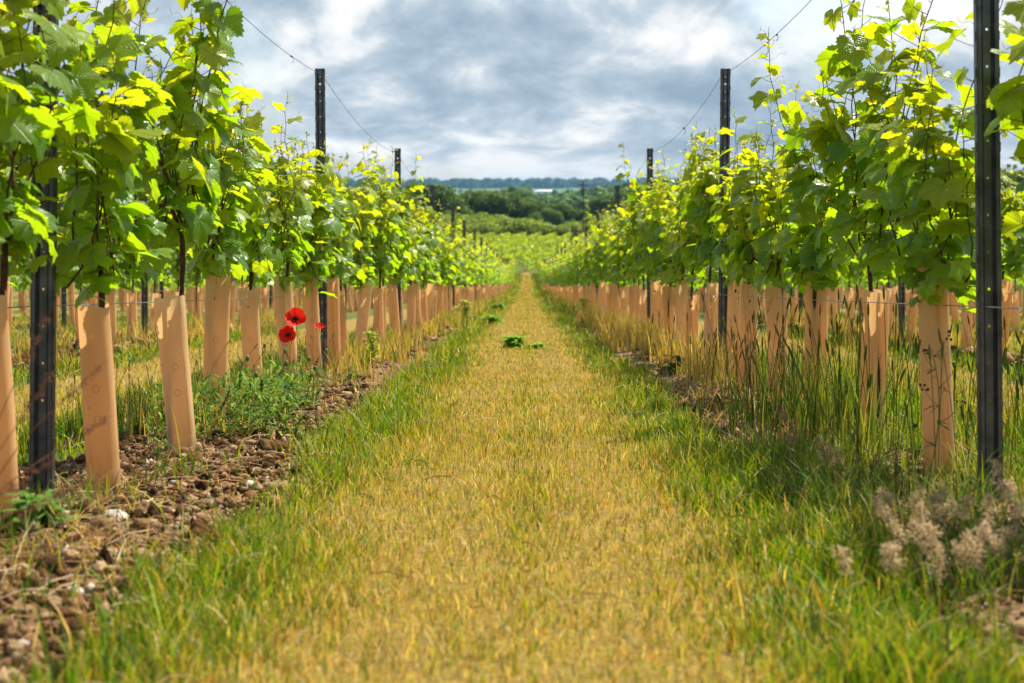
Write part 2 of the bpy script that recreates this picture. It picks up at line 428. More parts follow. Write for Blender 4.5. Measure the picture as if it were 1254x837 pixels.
for k in range(60):
    cy = rng.uniform(9, 34); cx = XL + rng.normal(.12, .13)
    tuft(lg, cx, cy, .08, 40, .08, .26, .006 + .0003 * cy, DRY + DG[:1], .5)
for k in range(26):
    cy = rng.uniform(5.2, 9); cx = XL + rng.normal(-.05, .12)
    tuft(lg, cx, cy, .06, 40, .08, .28, .005, DRY + DG, .6)
for k in range(14):
    cy = rng.uniform(2.6, 4.6); cx = XL + .13 + rng.normal(0, .13)
    tuft(lg, cx, cy, .06, 45, .03, .13, .0045, DG + DG + BR, .9)
for k in range(6):
    cy = rng.uniform(3.0, 4.0); cx = rng.uniform(-1.05, -.85)
    tuft(lg, cx, cy, .05, 35, .03, .09, .004, BR + DRY[:2], 1.5)
for k in range(90):            # behind the rows
    s_ = random.choice((-1, 1)); cy = rng.uniform(8, 26); cx = (XL - HW if s_ < 0 else XR + HW) + rng.normal(0, .25)
    tuft(lg, cx, cy, .12, 60, .08, .36, .011, DRY + DRY + DG[:2], .6, 3)
for k in range(60):
    cy = rng.uniform(4.3, 12); cx = XR + rng.uniform(.3, 1.3)
    tuft(lg, cx, cy, .12, 40, .08, .24, .005, DG + DRY[2:], .5, 3)
for k in range(46):            # leaning tufts at the right verge
    cy = rng.uniform(2.7, 5.2); cx = rng.uniform(.72, 1.12)
    tuft(lg, cx, cy, .05, 40, .07, .2, .0045, DG + DG + DRY[3:], .9)
tag(lg.build('long_grass', M['blade']), 'tall tufts of uncut grass crowding the foot of the tubes', 'grass', kind='stuff')

# timothy-like stalks with spikes
ts = MB()
def spike(mb, x, y, h, col, hc, lean=.12, sr=.0015, hl=.05, hr=.0042):
    z = G(x, y); th = rng.uniform(0, 2 * math.pi); ln = rng.uniform(0, lean)
    t = np.linspace(0, 1, 6)[:, None]
    p = np.hstack([x + math.cos(th) * ln * h * t ** 1.7, y + math.sin(th) * ln * h * t ** 1.7, z + h * t])
    mb.tube(p, sr, 3, col, cap=False)
    d = p[-1] - p[-2]; d /= np.linalg.norm(d); s_ = np.linspace(0, 1, 6)[:, None]
    q_ = p[-1] + d * s_ * hl
    mb.tube(q_, hr * np.array([.4, .95, 1, .95, .75, .2]), 5, hc)
for k in range(170):
    cy = 4.4 + 5.0 * rng.random() ** 1.2; cx = XR + rng.normal(-.1, .18)
    gcl = np.array([(.10, .17, .02), (.2, .24, .04), (.32, .26, .09)][k % 3]) * rng.uniform(.7, 1.2)
    spike(ts, cx, cy, rng.uniform(.22, .56) * (1.0 if 4.9 < cy < 7.4 else .72), gcl, gcl * 1.1, .3)
for k in range(80):
    cy = rng.uniform(4.4, 9); cx = XR + rng.uniform(.25, .9)
    gcl = np.array((.13, .2, .03)) * rng.uniform(.7, 1.3)
    spike(ts, cx, cy, rng.uniform(.2, .45), gcl, gcl, .25)
for k in range(70):
    cy = rng.uniform(5, 10); cx = XL + rng.normal(0, .15)
    gcl = np.array((.36, .28, .1)) * rng.uniform(.7, 1.3)
    spike(ts, cx, cy, rng.uniform(.15, .34), gcl, gcl, .5, .0011, .03, .0025)
tag(ts.build('spiked_grass', M['seed']), 'slender grass stalks with narrow seed spikes rising between the tubes', 'grass', kind='stuff')

# ------------------------------------------------------------------ soil clods and stones
def ico(sub):
    import bmesh
    bm = bmesh.new(); bmesh.ops.create_icosphere(bm, subdivisions=sub, radius=1)
    v = np.array([q.co[:] for q in bm.verts]); f = np.array([[w.index for w in ff.verts] for ff in bm.faces]); bm.free(); return v, f
I1 = ico(1); I2 = ico(2)
def clods(mb, n, x0, x1, y0, y1, smin, smax, colfn, base=I1, req=.4, pw=2.5, emb=.3):
    x = rng.uniform(x0, x1, n); y = rng.uniform(y0, y1, n)
    k_ = soilw(x, y) > req; x, y = x[k_], y[k_]; n = len(x); z = ground(x, y)
    s_ = smin + (smax - smin) * rng.random(n) ** pw
    v0, f0 = base; nv = len(v0)
    ph = rng.uniform(0, 6.28, (n, 3))
    V = np.repeat(v0[None], n, 0)
    rad = 1 + .30 * np.sin(V[..., 0] * 3.1 + ph[:, None, 0]) + .22 * np.sin(V[..., 1] * 4.3 + ph[:, None, 1]) + .2 * np.sin(V[..., 2] * 3.7 + ph[:, None, 2]) + rng.normal(0, .10, (n, nv)) + .12 * np.sin(V[..., 0] * 9 + V[..., 2] * 7 + ph[:, None, 2])
    V = V * rad[..., None] * s_[:, None, None] * rng.uniform(.55, 1.2, (n, 1, 3))
    a = rng.uniform(0, 6.28, n); c, s2 = np.cos(a)[:, None], np.sin(a)[:, None]
    V = np.stack([V[..., 0] * c - V[..., 1] * s2, V[..., 0] * s2 + V[..., 1] * c, V[..., 2]], -1)
    V += np.stack([x, y, z + s_ * emb], -1)[:, None]
    F = (f0[None] + (np.arange(n) * nv)[:, None, None]).reshape(-1, 3)
    mb.add(V.reshape(-1, 3), None, F, np.repeat(colfn(n)[:, None], nv, 1).reshape(-1, 3))
def ccol(n):
    b = np.array([(.17, .08, .034), (.27, .15, .07), (.08, .04, .02), (.46, .30, .16)])[rng.integers(0, 4, n)]
    return b * rng.uniform(.75, 1.25, (n, 1))
cm = MB()
clods(cm, 22000, -1.75, -.6, 2.1, 9, .003, .018, ccol, I1, .3, 2.2)
clods(cm, 2600, -1.7, -.65, 2.1, 9, .009, .030, ccol, I2, .4, 4.5)
clods(cm, 7000, .7, 1.6, 2.4, 9, .004, .022, ccol)
clods(cm, 2600, -1.75, -.9, 9, 22, .008, .035, ccol)
clods(cm, 1200, .9, 1.7, 8, 22, .008, .035, ccol)
clods(cm, 5000, XL - HW - .5, XL - HW + .5, 8, 24, .015, .075, ccol)
clods(cm, 1500, XR + HW - .5, XR + HW + .5, 9, 24, .015, .06, ccol)
tag(cm.build('soil_clods', M['clod'], smooth=True), 'crumbled brown soil clods heaped along the rows', 'soil', kind='stuff')
sm = MB()
clods(sm, 420, -1.7, -.65, 2.2, 11, .004, .016, lambda n: np.ones((n, 3)), I1, .3, 1.5, .5)
clods(sm, 150, .7, 1.5, 2.4, 9, .004, .016, lambda n: np.ones((n, 3)), I1, .2, 1.5, .5)
tag(sm.build('pebbles', M['stone'], smooth=True), 'pale flint pebbles lying in the bare soil', 'pebbles', kind='stuff')
for k, (sx, sy, ss, lb) in enumerate(((-.99, 3.72, .026, 'largest pale rounded stone on the soil in front of the nearest tubes'),
                                      (-.87, 2.98, .020, 'pale flat stone lying low in the bottom corner soil'),
                                      (-.96, 5.6, .016, 'small cream stone at the foot of the second tube'),
                                      (.93, 2.85, .022, 'grey stone half hidden below the fluffy seed heads'))):
    m_ = MB(); v, f = I2
    v = v * (1 + .12 * np.sin(v[:, :1] * 3 + k) + .1 * np.sin(v[:, 1:2] * 4 + k)) * np.array([1.25, .9, .7]) * ss
    m_.add(v, None, f); o = m_.build('stone', M['stone'], loc=(sx, sy, G(sx, sy) + ss * .45), smooth=True)
    o.rotation_euler = (0, .2, k * 1.3); tag(o, lb, 'stone', 'stones on the soil')

# ------------------------------------------------------------------ vine leaf
OUT = [(0, 1.0), (14, .88), (27, .70), (38, .80), (52, .93), (66, .83), (82, .69), (97, .72), (113, .78), (132, .70), (152, .56), (170, .28)]
def leaf_shape(hi):
    th = np.array([o[0] for o in OUT], float); rr = np.array([o[1] for o in OUT])
    if hi:
        t = np.linspace(0, 170, 19); r = np.interp(t, th, rr)
        t2 = np.empty(0); r2 = np.empty(0)
        tt = np.linspace(0, 170, 27); r = np.interp(tt, th, rr) * (1 + .055 * np.where(np.arange(27) % 2 == 0, 1, -1))
        r[0] = 1.04; ang, rad = tt, r
    else: ang, rad = th[[0, 2, 4, 6, 8, 11]], rr[[0, 2, 4, 6, 8, 11]] 
    A = np.concatenate([-ang[:0:-1], ang]); Rr = np.concatenate([rad[:0:-1], rad])
    a = np.radians(A); outer = np.stack([np.sin(a) * Rr, np.cos(a) * Rr], 1)
    if hi:
        inner = outer[::2] * .52; no, ni = len(outer), len(inner)
        P = np.vstack([[0, 0], inner, outer]); T = []
        for i_ in range(ni - 1): T.append((0, 1 + i_ + 1, 1 + i_))
        for i_ in range(ni - 1):
            a0, a1 = 1 + i_, 2 + i_; o0 = 1 + ni + 2 * i_
            T += [(a0, o0 + 1, o0), (a0, a1, o0 + 1), (a1, o0 + 2, o0 + 1)]
    else:
        P = np.vstack([[0, 0], outer]); T = [(0, i_ + 2, i_ + 1) for i_ in range(len(outer) - 1)]
    return P, np.array(T)
LHI = leaf_shape(True); LLO = leaf_shape(False)
def add_leaf(mb, pos, mdir, nrm, size, age, shape, rs):
    P, T = shape
    m = mdir / (np.linalg.norm(mdir) + 1e-9); nrm = nrm - m * np.dot(nrm, m); nrm /= np.linalg.norm(nrm) + 1e-9
    sd = np.cross(m, nrm)
    r2 = P[:, 0] ** 2 + P[:, 1] ** 2; an = np.arctan2(P[:, 0], P[:, 1])
    k1, k2, k3, ph = rs.uniform(-.05, .32), rs.uniform(.0, .34), rs.uniform(.02, .09), rs.uniform(0, 6.28)
    h = k1 * np.abs(P[:, 0]) - k2 * r2 + k3 * np.sqrt(r2) * np.sin(an * 5 + ph) - .10 * np.maximum(P[:, 1], 0) ** 2 * rs.uniform(0, 2)
    px = P[:, 0] * rs.uniform(.9, 1.1)
    V = pos + size * (px[:, None] * sd + P[:, 1:2] * m + h[:, None] * nrm)
    mb.add(V, None, T, (age, rs.random(), rs.random()), uv=P)
def unit(v): v = np.asarray(v, float); return v / (np.linalg.norm(v) + 1e-9)
def make_vine(seed, hi=True, nsh=10, hmul=1.0, leafmul=1.0):
    rs = np.random.default_rng(seed)
    L = MB(); Sh = MB(); Tk = MB()
    # trunk: slender, leaning, rising out of the guard
    t = np.linspace(0, 1, 9); zt = .70
    tx = .012 * np.sin(t * 5 + seed); ty = .018 * np.sin(t * 4 + seed * 2)
    Tk.tube(np.stack([tx, ty, -.03 + t * (zt + .03)], 1), np.linspace(.011, .0085, 9) * (1 + .12 * np.sin(t * 23)), 7 if hi else 4)
    head = np.array([tx[-1], ty[-1], zt])
    for s_ in (-1, 1):                                   # short arms
        e = head + np.array([rs.uniform(-.02, .02), s_ * rs.uniform(.16, .3), rs.uniform(.02, .08)])
        Tk.tube([head - np.array([0, 0, .02]), (head + e) / 2 + np.array([0, 0, .03]), e], [.0085, .0075, .0055], 6 if hi else 4)
    up = np.array([0, 0, 1.])
    for k in range(nsh):
        y0 = -.36 + .72 * (k + .5) / nsh + rs.normal(0, .04)
        if hi or True: st_ = head + np.array([rs.normal(0, .02), np.clip(y0 * .8, -.2, .2) - head[1] * 0, rs.uniform(-.06, .07)])
        hgt = rs.uniform(.40, .86) * hmul * (1 - .35 * (abs(y0) / .4) ** 2)
        if rs.random() < .2: hgt *= 1.3
        lean = np.array([rs.normal(0, .16), (y0 - st_[1]) * .9 + rs.normal(0, .12), 1.0]); lean /= np.linalg.norm(lean)
        nn = 12; s1 = np.linspace(0, 1, nn)
        wob = rs.uniform(0, 6.28, 2)
        pts = st_ + lean * (s1 * hgt)[:, None]
        pts[:, 0] += .03 * np.sin(s1 * 6 + wob[0]) + .006 * np.sin(s1 * 31 + wob[1]); pts[:, 1] += .045 * np.sin(s1 * 5 + wob[1]) + .006 * np.sin(s1 * 27)
        pts[:, 0] *= 1 - .25 * s1
        nod = rs.uniform(-.05, .05, 2); pts[:, 0] += nod[0] * s1 ** 4; pts[:, 1] += nod[1] * s1 ** 4
        cs = np.array([.075, .032, .022]); ce = np.array([.14, .12, .03])
        cols = cs + (ce - cs) * (s1 ** 2)[:, None]
        if hi: Sh.tube(pts, np.linspace(.0036, .0012, nn), 5, np.vstack([np.repeat(cols, 5, 0), cols[:1], cols[-1:]]))
        else: Sh.tube(pts[::3], np.linspace(.005, .003, 4), 3, cs, cap=False)
        internode = .053 / leafmul; nl = int(hgt / internode); az = rs.choice([0, math.pi]) + rs.normal(0, .5)
        for i_ in range(nl):
            f = (i_ + .5) / nl
            p = np.array([np.interp(f, s1, pts[:, c]) for c in range(3)])
            az += math.pi + rs.normal(0, .55)
            tip = (1 - f) * hgt                       # metres below tip
            sz = .081 * min(1, .27 + tip * 3.3) * rs.uniform(.6, 1.2)
            if f < .15: sz *= .85
            age = float(np.clip(1.12 - tip * 2.3, 0, 1)) * .9 + rs.uniform(0, .16)
            out = np.array([math.cos(az), .55 * math.sin(az), 0]); out /= np.linalg.norm(out)
            nlv = 1 + (rs.random() < .75 * (1 - f) ** 1.3) + (rs.random() < .4 * (1 - f) ** 2)
            for e_ in range(nlv):
                if e_: out = unit(out * rs.uniform(.3, 1) + np.array([rs.normal(0, .7), rs.normal(0, .7), 0])); sz *= .8
                pl = sz * rs.uniform(.7, 1.25)
                base = p + (out * .85 + up * rs.uniform(.1, .6)) * pl
                if f < .25: base[2] -= rs.uniform(0, .13)
                dr = rs.uniform(-.1, 1.25) if tip > .15 else rs.uniform(-.9, .4)
                md = unit(out * math.cos(dr) - up * math.sin(dr) + np.array([0, rs.normal(0, .25), 0]))
                nm = unit(out * math.sin(dr) + up * math.cos(dr) + rs.normal(0, .30, 3))
                add_leaf(L, base, md, nm, sz, min(1, age), LHI if (hi and sz > .03) else LLO, rs)
                if hi:
                    Sh.tube([p, (p + base) / 2 + out * .005, base], [.0016, .0013, .0011], 3, (.20, .12, .04), cap=False)
            if hi and rs.random() < (.5 if f > .6 else .12):      # tendril
                tt = np.linspace(0, 1, 12); q_ = rs.uniform(.05, .11); o2 = unit(np.array([rs.normal(), rs.normal(), .5]))
                sd_ = unit(np.cross(o2, up)); ra = .013 * tt
                c_ = p + o2 * (q_ * tt)[:, None] + sd_ * (ra * np.sin(tt * 11))[:, None] + up * (ra * np.cos(tt * 11) + .02 * tt)[:, None]
                Sh.tube(c_, .0008, 3, (.30, .24, .05), cap=False)
        if hi:                                              # growing tip
            for e_ in range(4):
                d_ = unit(up * 1.6 + rs.normal(0, .5, 3)); add_leaf(L, pts[-1] - up * .012 * e_ + d_ * .004, d_, unit(rs.normal(0, 1, 3)), rs.uniform(.007, .015), rs.uniform(.8, 1), LLO, rs)
            o2 = unit(rs.normal(0, .6, 3) + up); Sh.tube([pts[-1], pts[-1] + o2 * .02, pts[-1] + o2 * .035 + np.array([.004, 0, .002])], [.0014, .001, .0006], 3, (.28, .2, .04), cap=False)
    return (Tk.mesh('trunk', M['bark'], True), Sh.mesh('shoots', M['shoot'], True), L.mesh('foliage', M['leaf'], True))
HI = [make_vine(100 + k, True, 11, [1.0, 1.06, .94, 1.0, 1.1, .9, 1.04, .97, 1.08, 1.0][k]) for k in range(10)]
LO = [make_vine(300 + k, False, 11, 1.0, .9) for k in range(5)]

# vine guards: variants of a thin folded sheet tube
def make_guard(seed, kind, h):
    rs = np.random.default_rng(seed); nv, nh = 36, 10
    th = np.linspace(0, 2 * math.pi, nv, endpoint=False) - math.pi / 2       # starts facing -y (the viewer)
    V = []; U = []
    for i_ in range(nh + 1):
        f = i_ / nh
        rx = .046 * (1 + .05 * f + .03 * math.sin(f * 4 + seed)); ry = .040 * (1 + .04 * math.sin(f * 5 + seed))
        r = np.ones(nv)
        if kind == 1: r = 1 - .42 * np.exp(-((th + math.pi / 2 - .12) / .16) ** 2) - .15 * np.exp(-((th - math.pi / 2) / .3) ** 2)
        if kind == 2: r = 1 - .22 * f * np.exp(-((th + math.pi / 2 + .5) / .16) ** 2) + .06 * np.cos(3 * th + seed)
        if kind == 0: r = 1 + .03 * np.cos(2 * th + seed + f * 2)
        r = r + .012 * np.sin(7 * th + f * 9 + seed)
        hh = h * f
        top = (.006 * np.sin(3 * th + seed)) if i_ == nh else 0
        V.append(np.stack([rx * r * np.cos(th), ry * r * np.sin(th), np.full(nv, hh) + top - .04 * (1 - f)], 1))
        U.append(np.stack([np.where(th + math.pi / 2 > math.pi, th + math.pi / 2 - 2 * math.pi, th + math.pi / 2) * .05, np.full(nv, hh * (.6 / h))], 1))
    V = np.vstack(V); U = np.vstack(U)
    ii = np.arange(nh)[:, None]; jj = np.arange(nv)[None]
    qo = np.stack([ii * nv + jj, ii * nv + (jj + 1) % nv, (ii + 1) * nv + (jj + 1) % nv, (ii + 1) * nv + jj], -1).reshape(-1, 4)
    m_ = MB(); m_.add(V, qo, None, uv=U)
    return m_.mesh('vine_guard', M['tube'], True)
GUARD = [make_guard(k, [0, 1, 2, 2, 1, 0, 2, 1][k], .585) for k in range(8)]

# steel post with folded section, real holes down the web and hook notches on its edges
def make_post():
    m_ = MB(); H = 2.0; b = -.25
    prof = [(-.0245, .030), (-.029, .026), (-.029, .002), (-.0275, 0), (-.018, 0), (-.0125, .011)]
    for sgn in (1, -1):
        P = [(sgn * x_, y_) for x_, y_ in prof]
        for (x0, y0), (x1, y1) in zip(P[:-1], P[1:]):
            m_.add([(x0, y0, b), (x1, y1, b), (x1, y1, H), (x0, y0, H)], [(0, 1, 2, 3)])
            dx, dy = x1 - x0, y1 - y0; l = math.hypot(dx, dy); ox, oy = -dy / l * .0022 * sgn, dx / l * .0022 * sgn
            m_.add([(x0 - ox, y0 - oy, b), (x1 - ox, y1 - oy, b), (x1 - ox, y1 - oy, H), (x0 - ox, y0 - oy, H), (x0, y0, H), (x1, y1, H)], [(3, 2, 1, 0), (2, 3, 4, 5)])
        # wire hooks: little tabs punched out of the edge
        z = .16
        while z < 1.97:
            x = sgn * .029
            m_.box((min(x, x + sgn * .0045), .004, z), (max(x, x + sgn * .0045), .012, z + .022))
            m_.box((min(x, x + sgn * .0045) + .0005, .004, z + .022), (max(x, x + sgn * .0045) + .0005, .009, z + .027))
            z += .1
    # recessed web, in cells; some cells carry a round hole
    y = .011; hw = .0125; z = b; holes = [(1.90, .0075), (1.945, .003), (1.85, .0035), (1.79, .0035)] + [(1.69 - .1 * k, .0035) for k in range(15)]
    holes = sorted(holes)
    for hz, hr in holes:
        lo, hi_ = hz - .0125, hz + .0125
        m_.add([(-hw, y, z), (hw, y, z), (hw, y, lo), (-hw, y, lo)], [(0, 1, 2, 3)])
        sq = [(1, 0), (1, 1), (0, 1), (-1, 1), (-1, 0), (-1, -1), (0, -1), (1, -1)]
        O = [(hw * a_, y, hz + .0125 * c_) for a_, c_ in sq]
        I = [(hr * math.cos(k * math.pi / 4), y, hz + hr * math.sin(k * math.pi / 4)) for k in range(8)]
        m_.add(O + I, [(k, (k + 1) % 8, 8 + (k + 1) % 8, 8 + k) for k in range(8)]); z = hi_
    m_.add([(-hw, y, z), (hw, y, z), (hw, y, H), (-hw, y, H)], [(0, 1, 2, 3)])
    return m_.mesh('trellis_post', M['steel'])
POST = make_post()

# ------------------------------------------------------------------ planting
ROWS = [(XL, 'poppy row', 0), (XR, 'tall-grass row', 1), (XL - HW, 'row behind the poppy row', 2),
        (XR + HW, 'row behind the tall-grass row', 3), (XL - 2 * HW, 'third row on the poppy side', 4), (XR + 2 * HW, 'third row on the tall-grass side', 5)]
RANGE = [(2.78, 96), (3.7, 96), (9.5, 34), (9.5, 34), (17.5, 34), (17.5, 34)]
HT = {0: [1.0, 1.0, .96, 1.10, 1.0, 1.04, 1.02], 1: [1.02, 1.0, .88, 1.08, .90, .98, 1.0]}
LEAN = {0: [-4, -2.5, -3.5, -5, 2, -3, -4, -3], 1: [2, 0, -2, 2, 1.5, -1, 2, 1]}
def bay(y):
    k = int(math.floor((y - POST0) / POSTD + 1e-6)); j = int(round((y - (POST0 + k * POSTD) - .56) / VS)); return k, j
nvine = 0
for (xr, rname, ri), (ya, yb) in zip(ROWS, RANGE):
    y0 = 4.73 - VS * 2; k = 0
    while True:
        y = y0 + VS * k; k += 1
        if y < ya - .1: continue
        if y > yb: break
        jx = xr + rng.normal(0, .02); jy = y + rng.normal(0, .03) - (.06 if (ri == 0 and k == 3) else 0); jx, jy = {(0, 3): (-1.225, 4.45), (0, 4): (-1.17, 5.2), (0, 5): (-1.27, 6.35), (1, 2): (1.33, 3.74)}.get((ri, k), (jx, jy)); z = G(jx, jy) - .005
        kk = k - 1
        near = y < 24
        b, j = bay(y)
        if b < 0: where = '%s vine guard before the first post of the %s' % ('last' if j == 5 else 'next to last', rname)
        elif b < 6: where = '%s after the %s post of the %s' % (ordw(j), ordw(b), rname)
        else: where = None
        if b < 0: vl = 'leafy grape vine just %s the first post of the %s' % ('before' if j == 5 else 'a step before', rname); tl = vl.replace('leafy grape vine', 'tan vine guard')
        elif where: vl = 'leafy grape vine, ' + where; tl = 'tan vine guard, ' + where
        else: vl = 'small distant grape vine beyond the sixth post of the %s' % rname; tl = 'small distant tan guard beyond the sixth post of the %s' % rname
        vs = HI[(kk * 7 + ri * 3) % 10] if near or (ri < 2 and y < 34) else LO[(kk * 3 + ri) % 5]
        root = link('grape_vine', None, None, (jx, jy, z), (0, 0, (kk % 2) * math.pi + rng.normal(0, .15)))
        hz = HT.get(ri, [])[kk] if ri < 2 and kk < 7 else rng.uniform(.98, 1.16)
        root.scale = (1, 1, hz); root.empty_display_size = .1
        tag(root, vl, 'vine', 'grape vines in the ' + rname)
        link('trunk', vs[0], root); link('shoots', vs[1], root); link('foliage', vs[2], root)
        h = {(0, 1): .95, (0, 2): .93, (0, 3): .92, (0, 4): 1.04, (0, 5): .98, (1, 2): 1.09, (1, 3): .95, (1, 4): 1.0}.get((ri, kk), rng.uniform(.86, 1.12))
        gi = {(0, 2): 0, (0, 3): 3, (0, 4): 2, (1, 2): 1, (1, 3): 4, (1, 4): 7}.get((ri, kk), int(rng.integers(0, 8)))
        ln = LEAN[ri][kk] if ri < 2 and kk < 8 else rng.normal(0, 3.4)
        gd = link('vine_guard', GUARD[gi], None, (jx - math.sin(R(ln)) * .25, jy, G(jx, jy)), (rng.normal(0, .02), R(ln), rng.normal(0, .18)), (rng.uniform(.96, 1.08), 1, h))
        tag(gd, tl, 'vine guard', 'tan guards round the vine stems')
        nvine += 1
# posts
for xr, rname, ri in ROWS:
    for k in range(20):
        y = POST0 + POSTD * k
        if ri >= 2 and (y < 9 or y > 60): continue
        if ri >= 4 and (y < 20 or y > 50): continue
        o = link('trellis_post', POST, None, (xr + rng.normal(0, .008), y, ground(np.array([xr]), np.array([y]), False)[0]), (R(rng.normal(0, .4)), R(rng.normal(0, .35)), rng.normal(0, .04)))
        if ri < 2 and k < 4: o.rotation_euler = (0, R([.5, -.5, 0, 0][k] * (1 if ri == 0 else -1)), 0)
        tag(o, 'dark punched steel trellis post, %s along the %s' % (ordw(k), rname), 'post', 'steel trellis posts')
# wires
def wire(name, xr, h, r, sag, ya, yb, lab, mat, off=.0):
    m_ = MB(); P = []
    k0 = math.floor((ya - POST0) / POSTD); k1 = math.ceil((yb - POST0) / POSTD)
    for k in range(k0, k1):
        for s_ in np.linspace(0, 1, 9)[:-1]:
            y = POST0 + POSTD * (k + s_)
            za = ground(np.array([xr]), np.array([POST0 + POSTD * k]), False)[0]; zb = ground(np.array([xr]), np.array([POST0 + POSTD * (k + 1)]), False)[0]
            P.append((xr + off + .004 * math.sin(y * .7), y, za * (1 - s_) + zb * s_ + h - sag * 4 * s_ * (1 - s_)))
    m_.tube(P, r, 5); o = m_.build(name, mat, smooth=True); return tag(o, lab, 'wire', 'trellis wires')
for xr, rname, ri in ROWS[:4]:
    ys_ = 0 if ri < 2 else 8
    wire('trellis_wire', xr, 1.955, .0016, .10, ys_, 60, 'dark top wire sagging between post tops of the %s' % rname, M['darkwire'], -.0)
    wire('trellis_wire', xr, .543, .0016, .004, ys_, 50, 'taut grey wire just below guard tops along the %s' % rname, M['wire'], -.03)
    wire('trellis_wire', xr, 1.09, .0014, .004, ys_, 50, 'middle catch wire half hidden in leaves of the %s' % rname, M['wire'], -.036)
# twists of wire on the lines
def tie(x, y, z, s, lab):
    m_ = MB(); t = np.linspace(0, 1, 26)
    m_.tube(np.stack([.006 * np.cos(t * 20), (t - .5) * .05, .006 * np.sin(t * 20)], 1) * s, .0022 * s, 5)
    m_.tube(np.array([(0, 0, 0), (.01, .01, -.012), (.014, .02, -.035), (.004, .022, -.05), (-.004, .02, -.045)]) * s, .0018 * s, 5)
    o = m_.build('wire_tie', M['darkwire'], loc=(x, y, z), smooth=True); tag(o, lab, 'wire tie', 'wire ties')
def topz(xr, y):
    k = math.floor((y - POST0) / POSTD); s_ = (y - POST0) / POSTD - k
    za = ground(np.array([xr]), np.array([POST0 + POSTD * k]), False)[0]; zb = ground(np.array([xr]), np.array([POST0 + POSTD * (k + 1)]), False)[0]
    return za * (1 - s_) + zb * s_ + 1.955 - .10 * 4 * s_ * (1 - s_)
tie(XR, 8.15, topz(XR, 8.15), 1.1, 'knotted tie with a loose tail on the top wire over the tall grass')
tie(XR, 7.8, topz(XR, 7.8), .6, 'small bead of wire beside the knotted tie')
tie(XL, 8.7, topz(XL, 8.7), .7, 'small dark clip on the top wire above the poppies')
tie(XR, 12.4, topz(XR, 12.4), 1.0, 'dark tie on the top wire between second and third posts')
tie(XR - .03, 4.77, G(XR, 4.77) * 0 + np.interp(4.77, PY, PZ) + .543, .9, 'rusty tie on the low wire against the nearest two-lobed guard')

# ------------------------------------------------------------------ remaining vines and the vineyard across the valley: one mass each
dv = MB(); dt = MB()
def mass(mb, x, y, z, s, age):
    """many leaf-sized faces, one per point"""
    n = len(x); a = rng.normal(0, 1, (n, 3)); a /= np.linalg.norm(a, axis=1)[:, None]
    b = rng.normal(0, 1, (n, 3)); b -= a * (a * b).sum(1)[:, None]; b /= np.linalg.norm(b, axis=1)[:, None]
    P = np.stack([x, y, z], 1); s = np.broadcast_to(s, (n,))[:, None]
    V = np.stack([P - a * s, P + b * s * .8, P + a * s, P - b * s * .8], 1).reshape(-1, 3)
    q_ = np.arange(n * 4).reshape(-1, 4)
    return V, q_
def leafmass(x0, y, hw, zb, zt, per, s):
    n = per * len(y); yy = np.repeat(y, per) + rng.uniform(-.5, .5, n); f = rng.random(n) ** .8
    xx = x0 + rng.normal(0, hw, n) * (1 - .5 * f); zz = ground(xx, yy, False) + zb + (zt - zb) * f
    V, q_ = mass(dv, xx, yy, zz, rng.uniform(.7, 1.2, n) * s, 0)
    c = np.stack([np.clip(f * 1.0 - .15 + rng.normal(0, .15, n), 0, 1), rng.random(n), rng.random(n)], 1)
    dv.add(V, q_, None, np.repeat(c, 4, 0), uv=np.tile([[.3, .25]], (n * 4, 1)))
def stubs(x0, y, h=.58, w=.06):
    for yy in y:
        z = float(ground(np.array([x0]), np.array([yy]), False)[0]); dt.tube([(x0, yy, z), (x0 + rng.normal(0, .02), yy, z + h)], w, 5)
for xr in (XL, XR):
    yy = np.arange(96.6, END_Y, VS); leafmass(xr, yy, .13, .5, 1.6, 110, .07); stubs(xr, yy)
for kx in (1, 2, 3, 4, 5):
    for xr in (XL - HW * kx, XR + HW * kx):
        st_y = 34.5 if kx < 3 else 26
        yy = np.arange(st_y, END_Y, VS); leafmass(xr, yy, .14, .5, 1.55, 45, .10); stubs(xr, yy[yy < 80])
for kx in range(-17, 18):
    yy = np.arange(160, 262, VS * 1.2)
    for y_ in yy: leafmass(XR + HW * kx + (y_ - 200) * .10, np.array([y_]), .3, .25, 1.5, 22, .15)
    if abs(kx) < 8:
        for y_ in yy[::2]: stubs(XR + HW * kx + (y_ - 200) * .10, [y_], .6, .05)
tag(dv.build('distant_vines', M['leaf']), 'rows of vines too far down the valley to tell apart', 'vines', kind='stuff')
tag(dt.build('distant_guards', M['tube']), 'far-off tan guards at the foot of distant vines', 'vine guards', kind='stuff')
for kx in (-1, 1):
    for k in range(2):
        y = 168 + 24 * k; x = XR + HW * kx
        o = link('trellis_post', POST, None, (x, y, float(ground(np.array([x]), np.array([y]), False)[0])))
        tag(o, 'tiny dark post standing in the vineyard across the valley', 'post', 'posts across the valley')

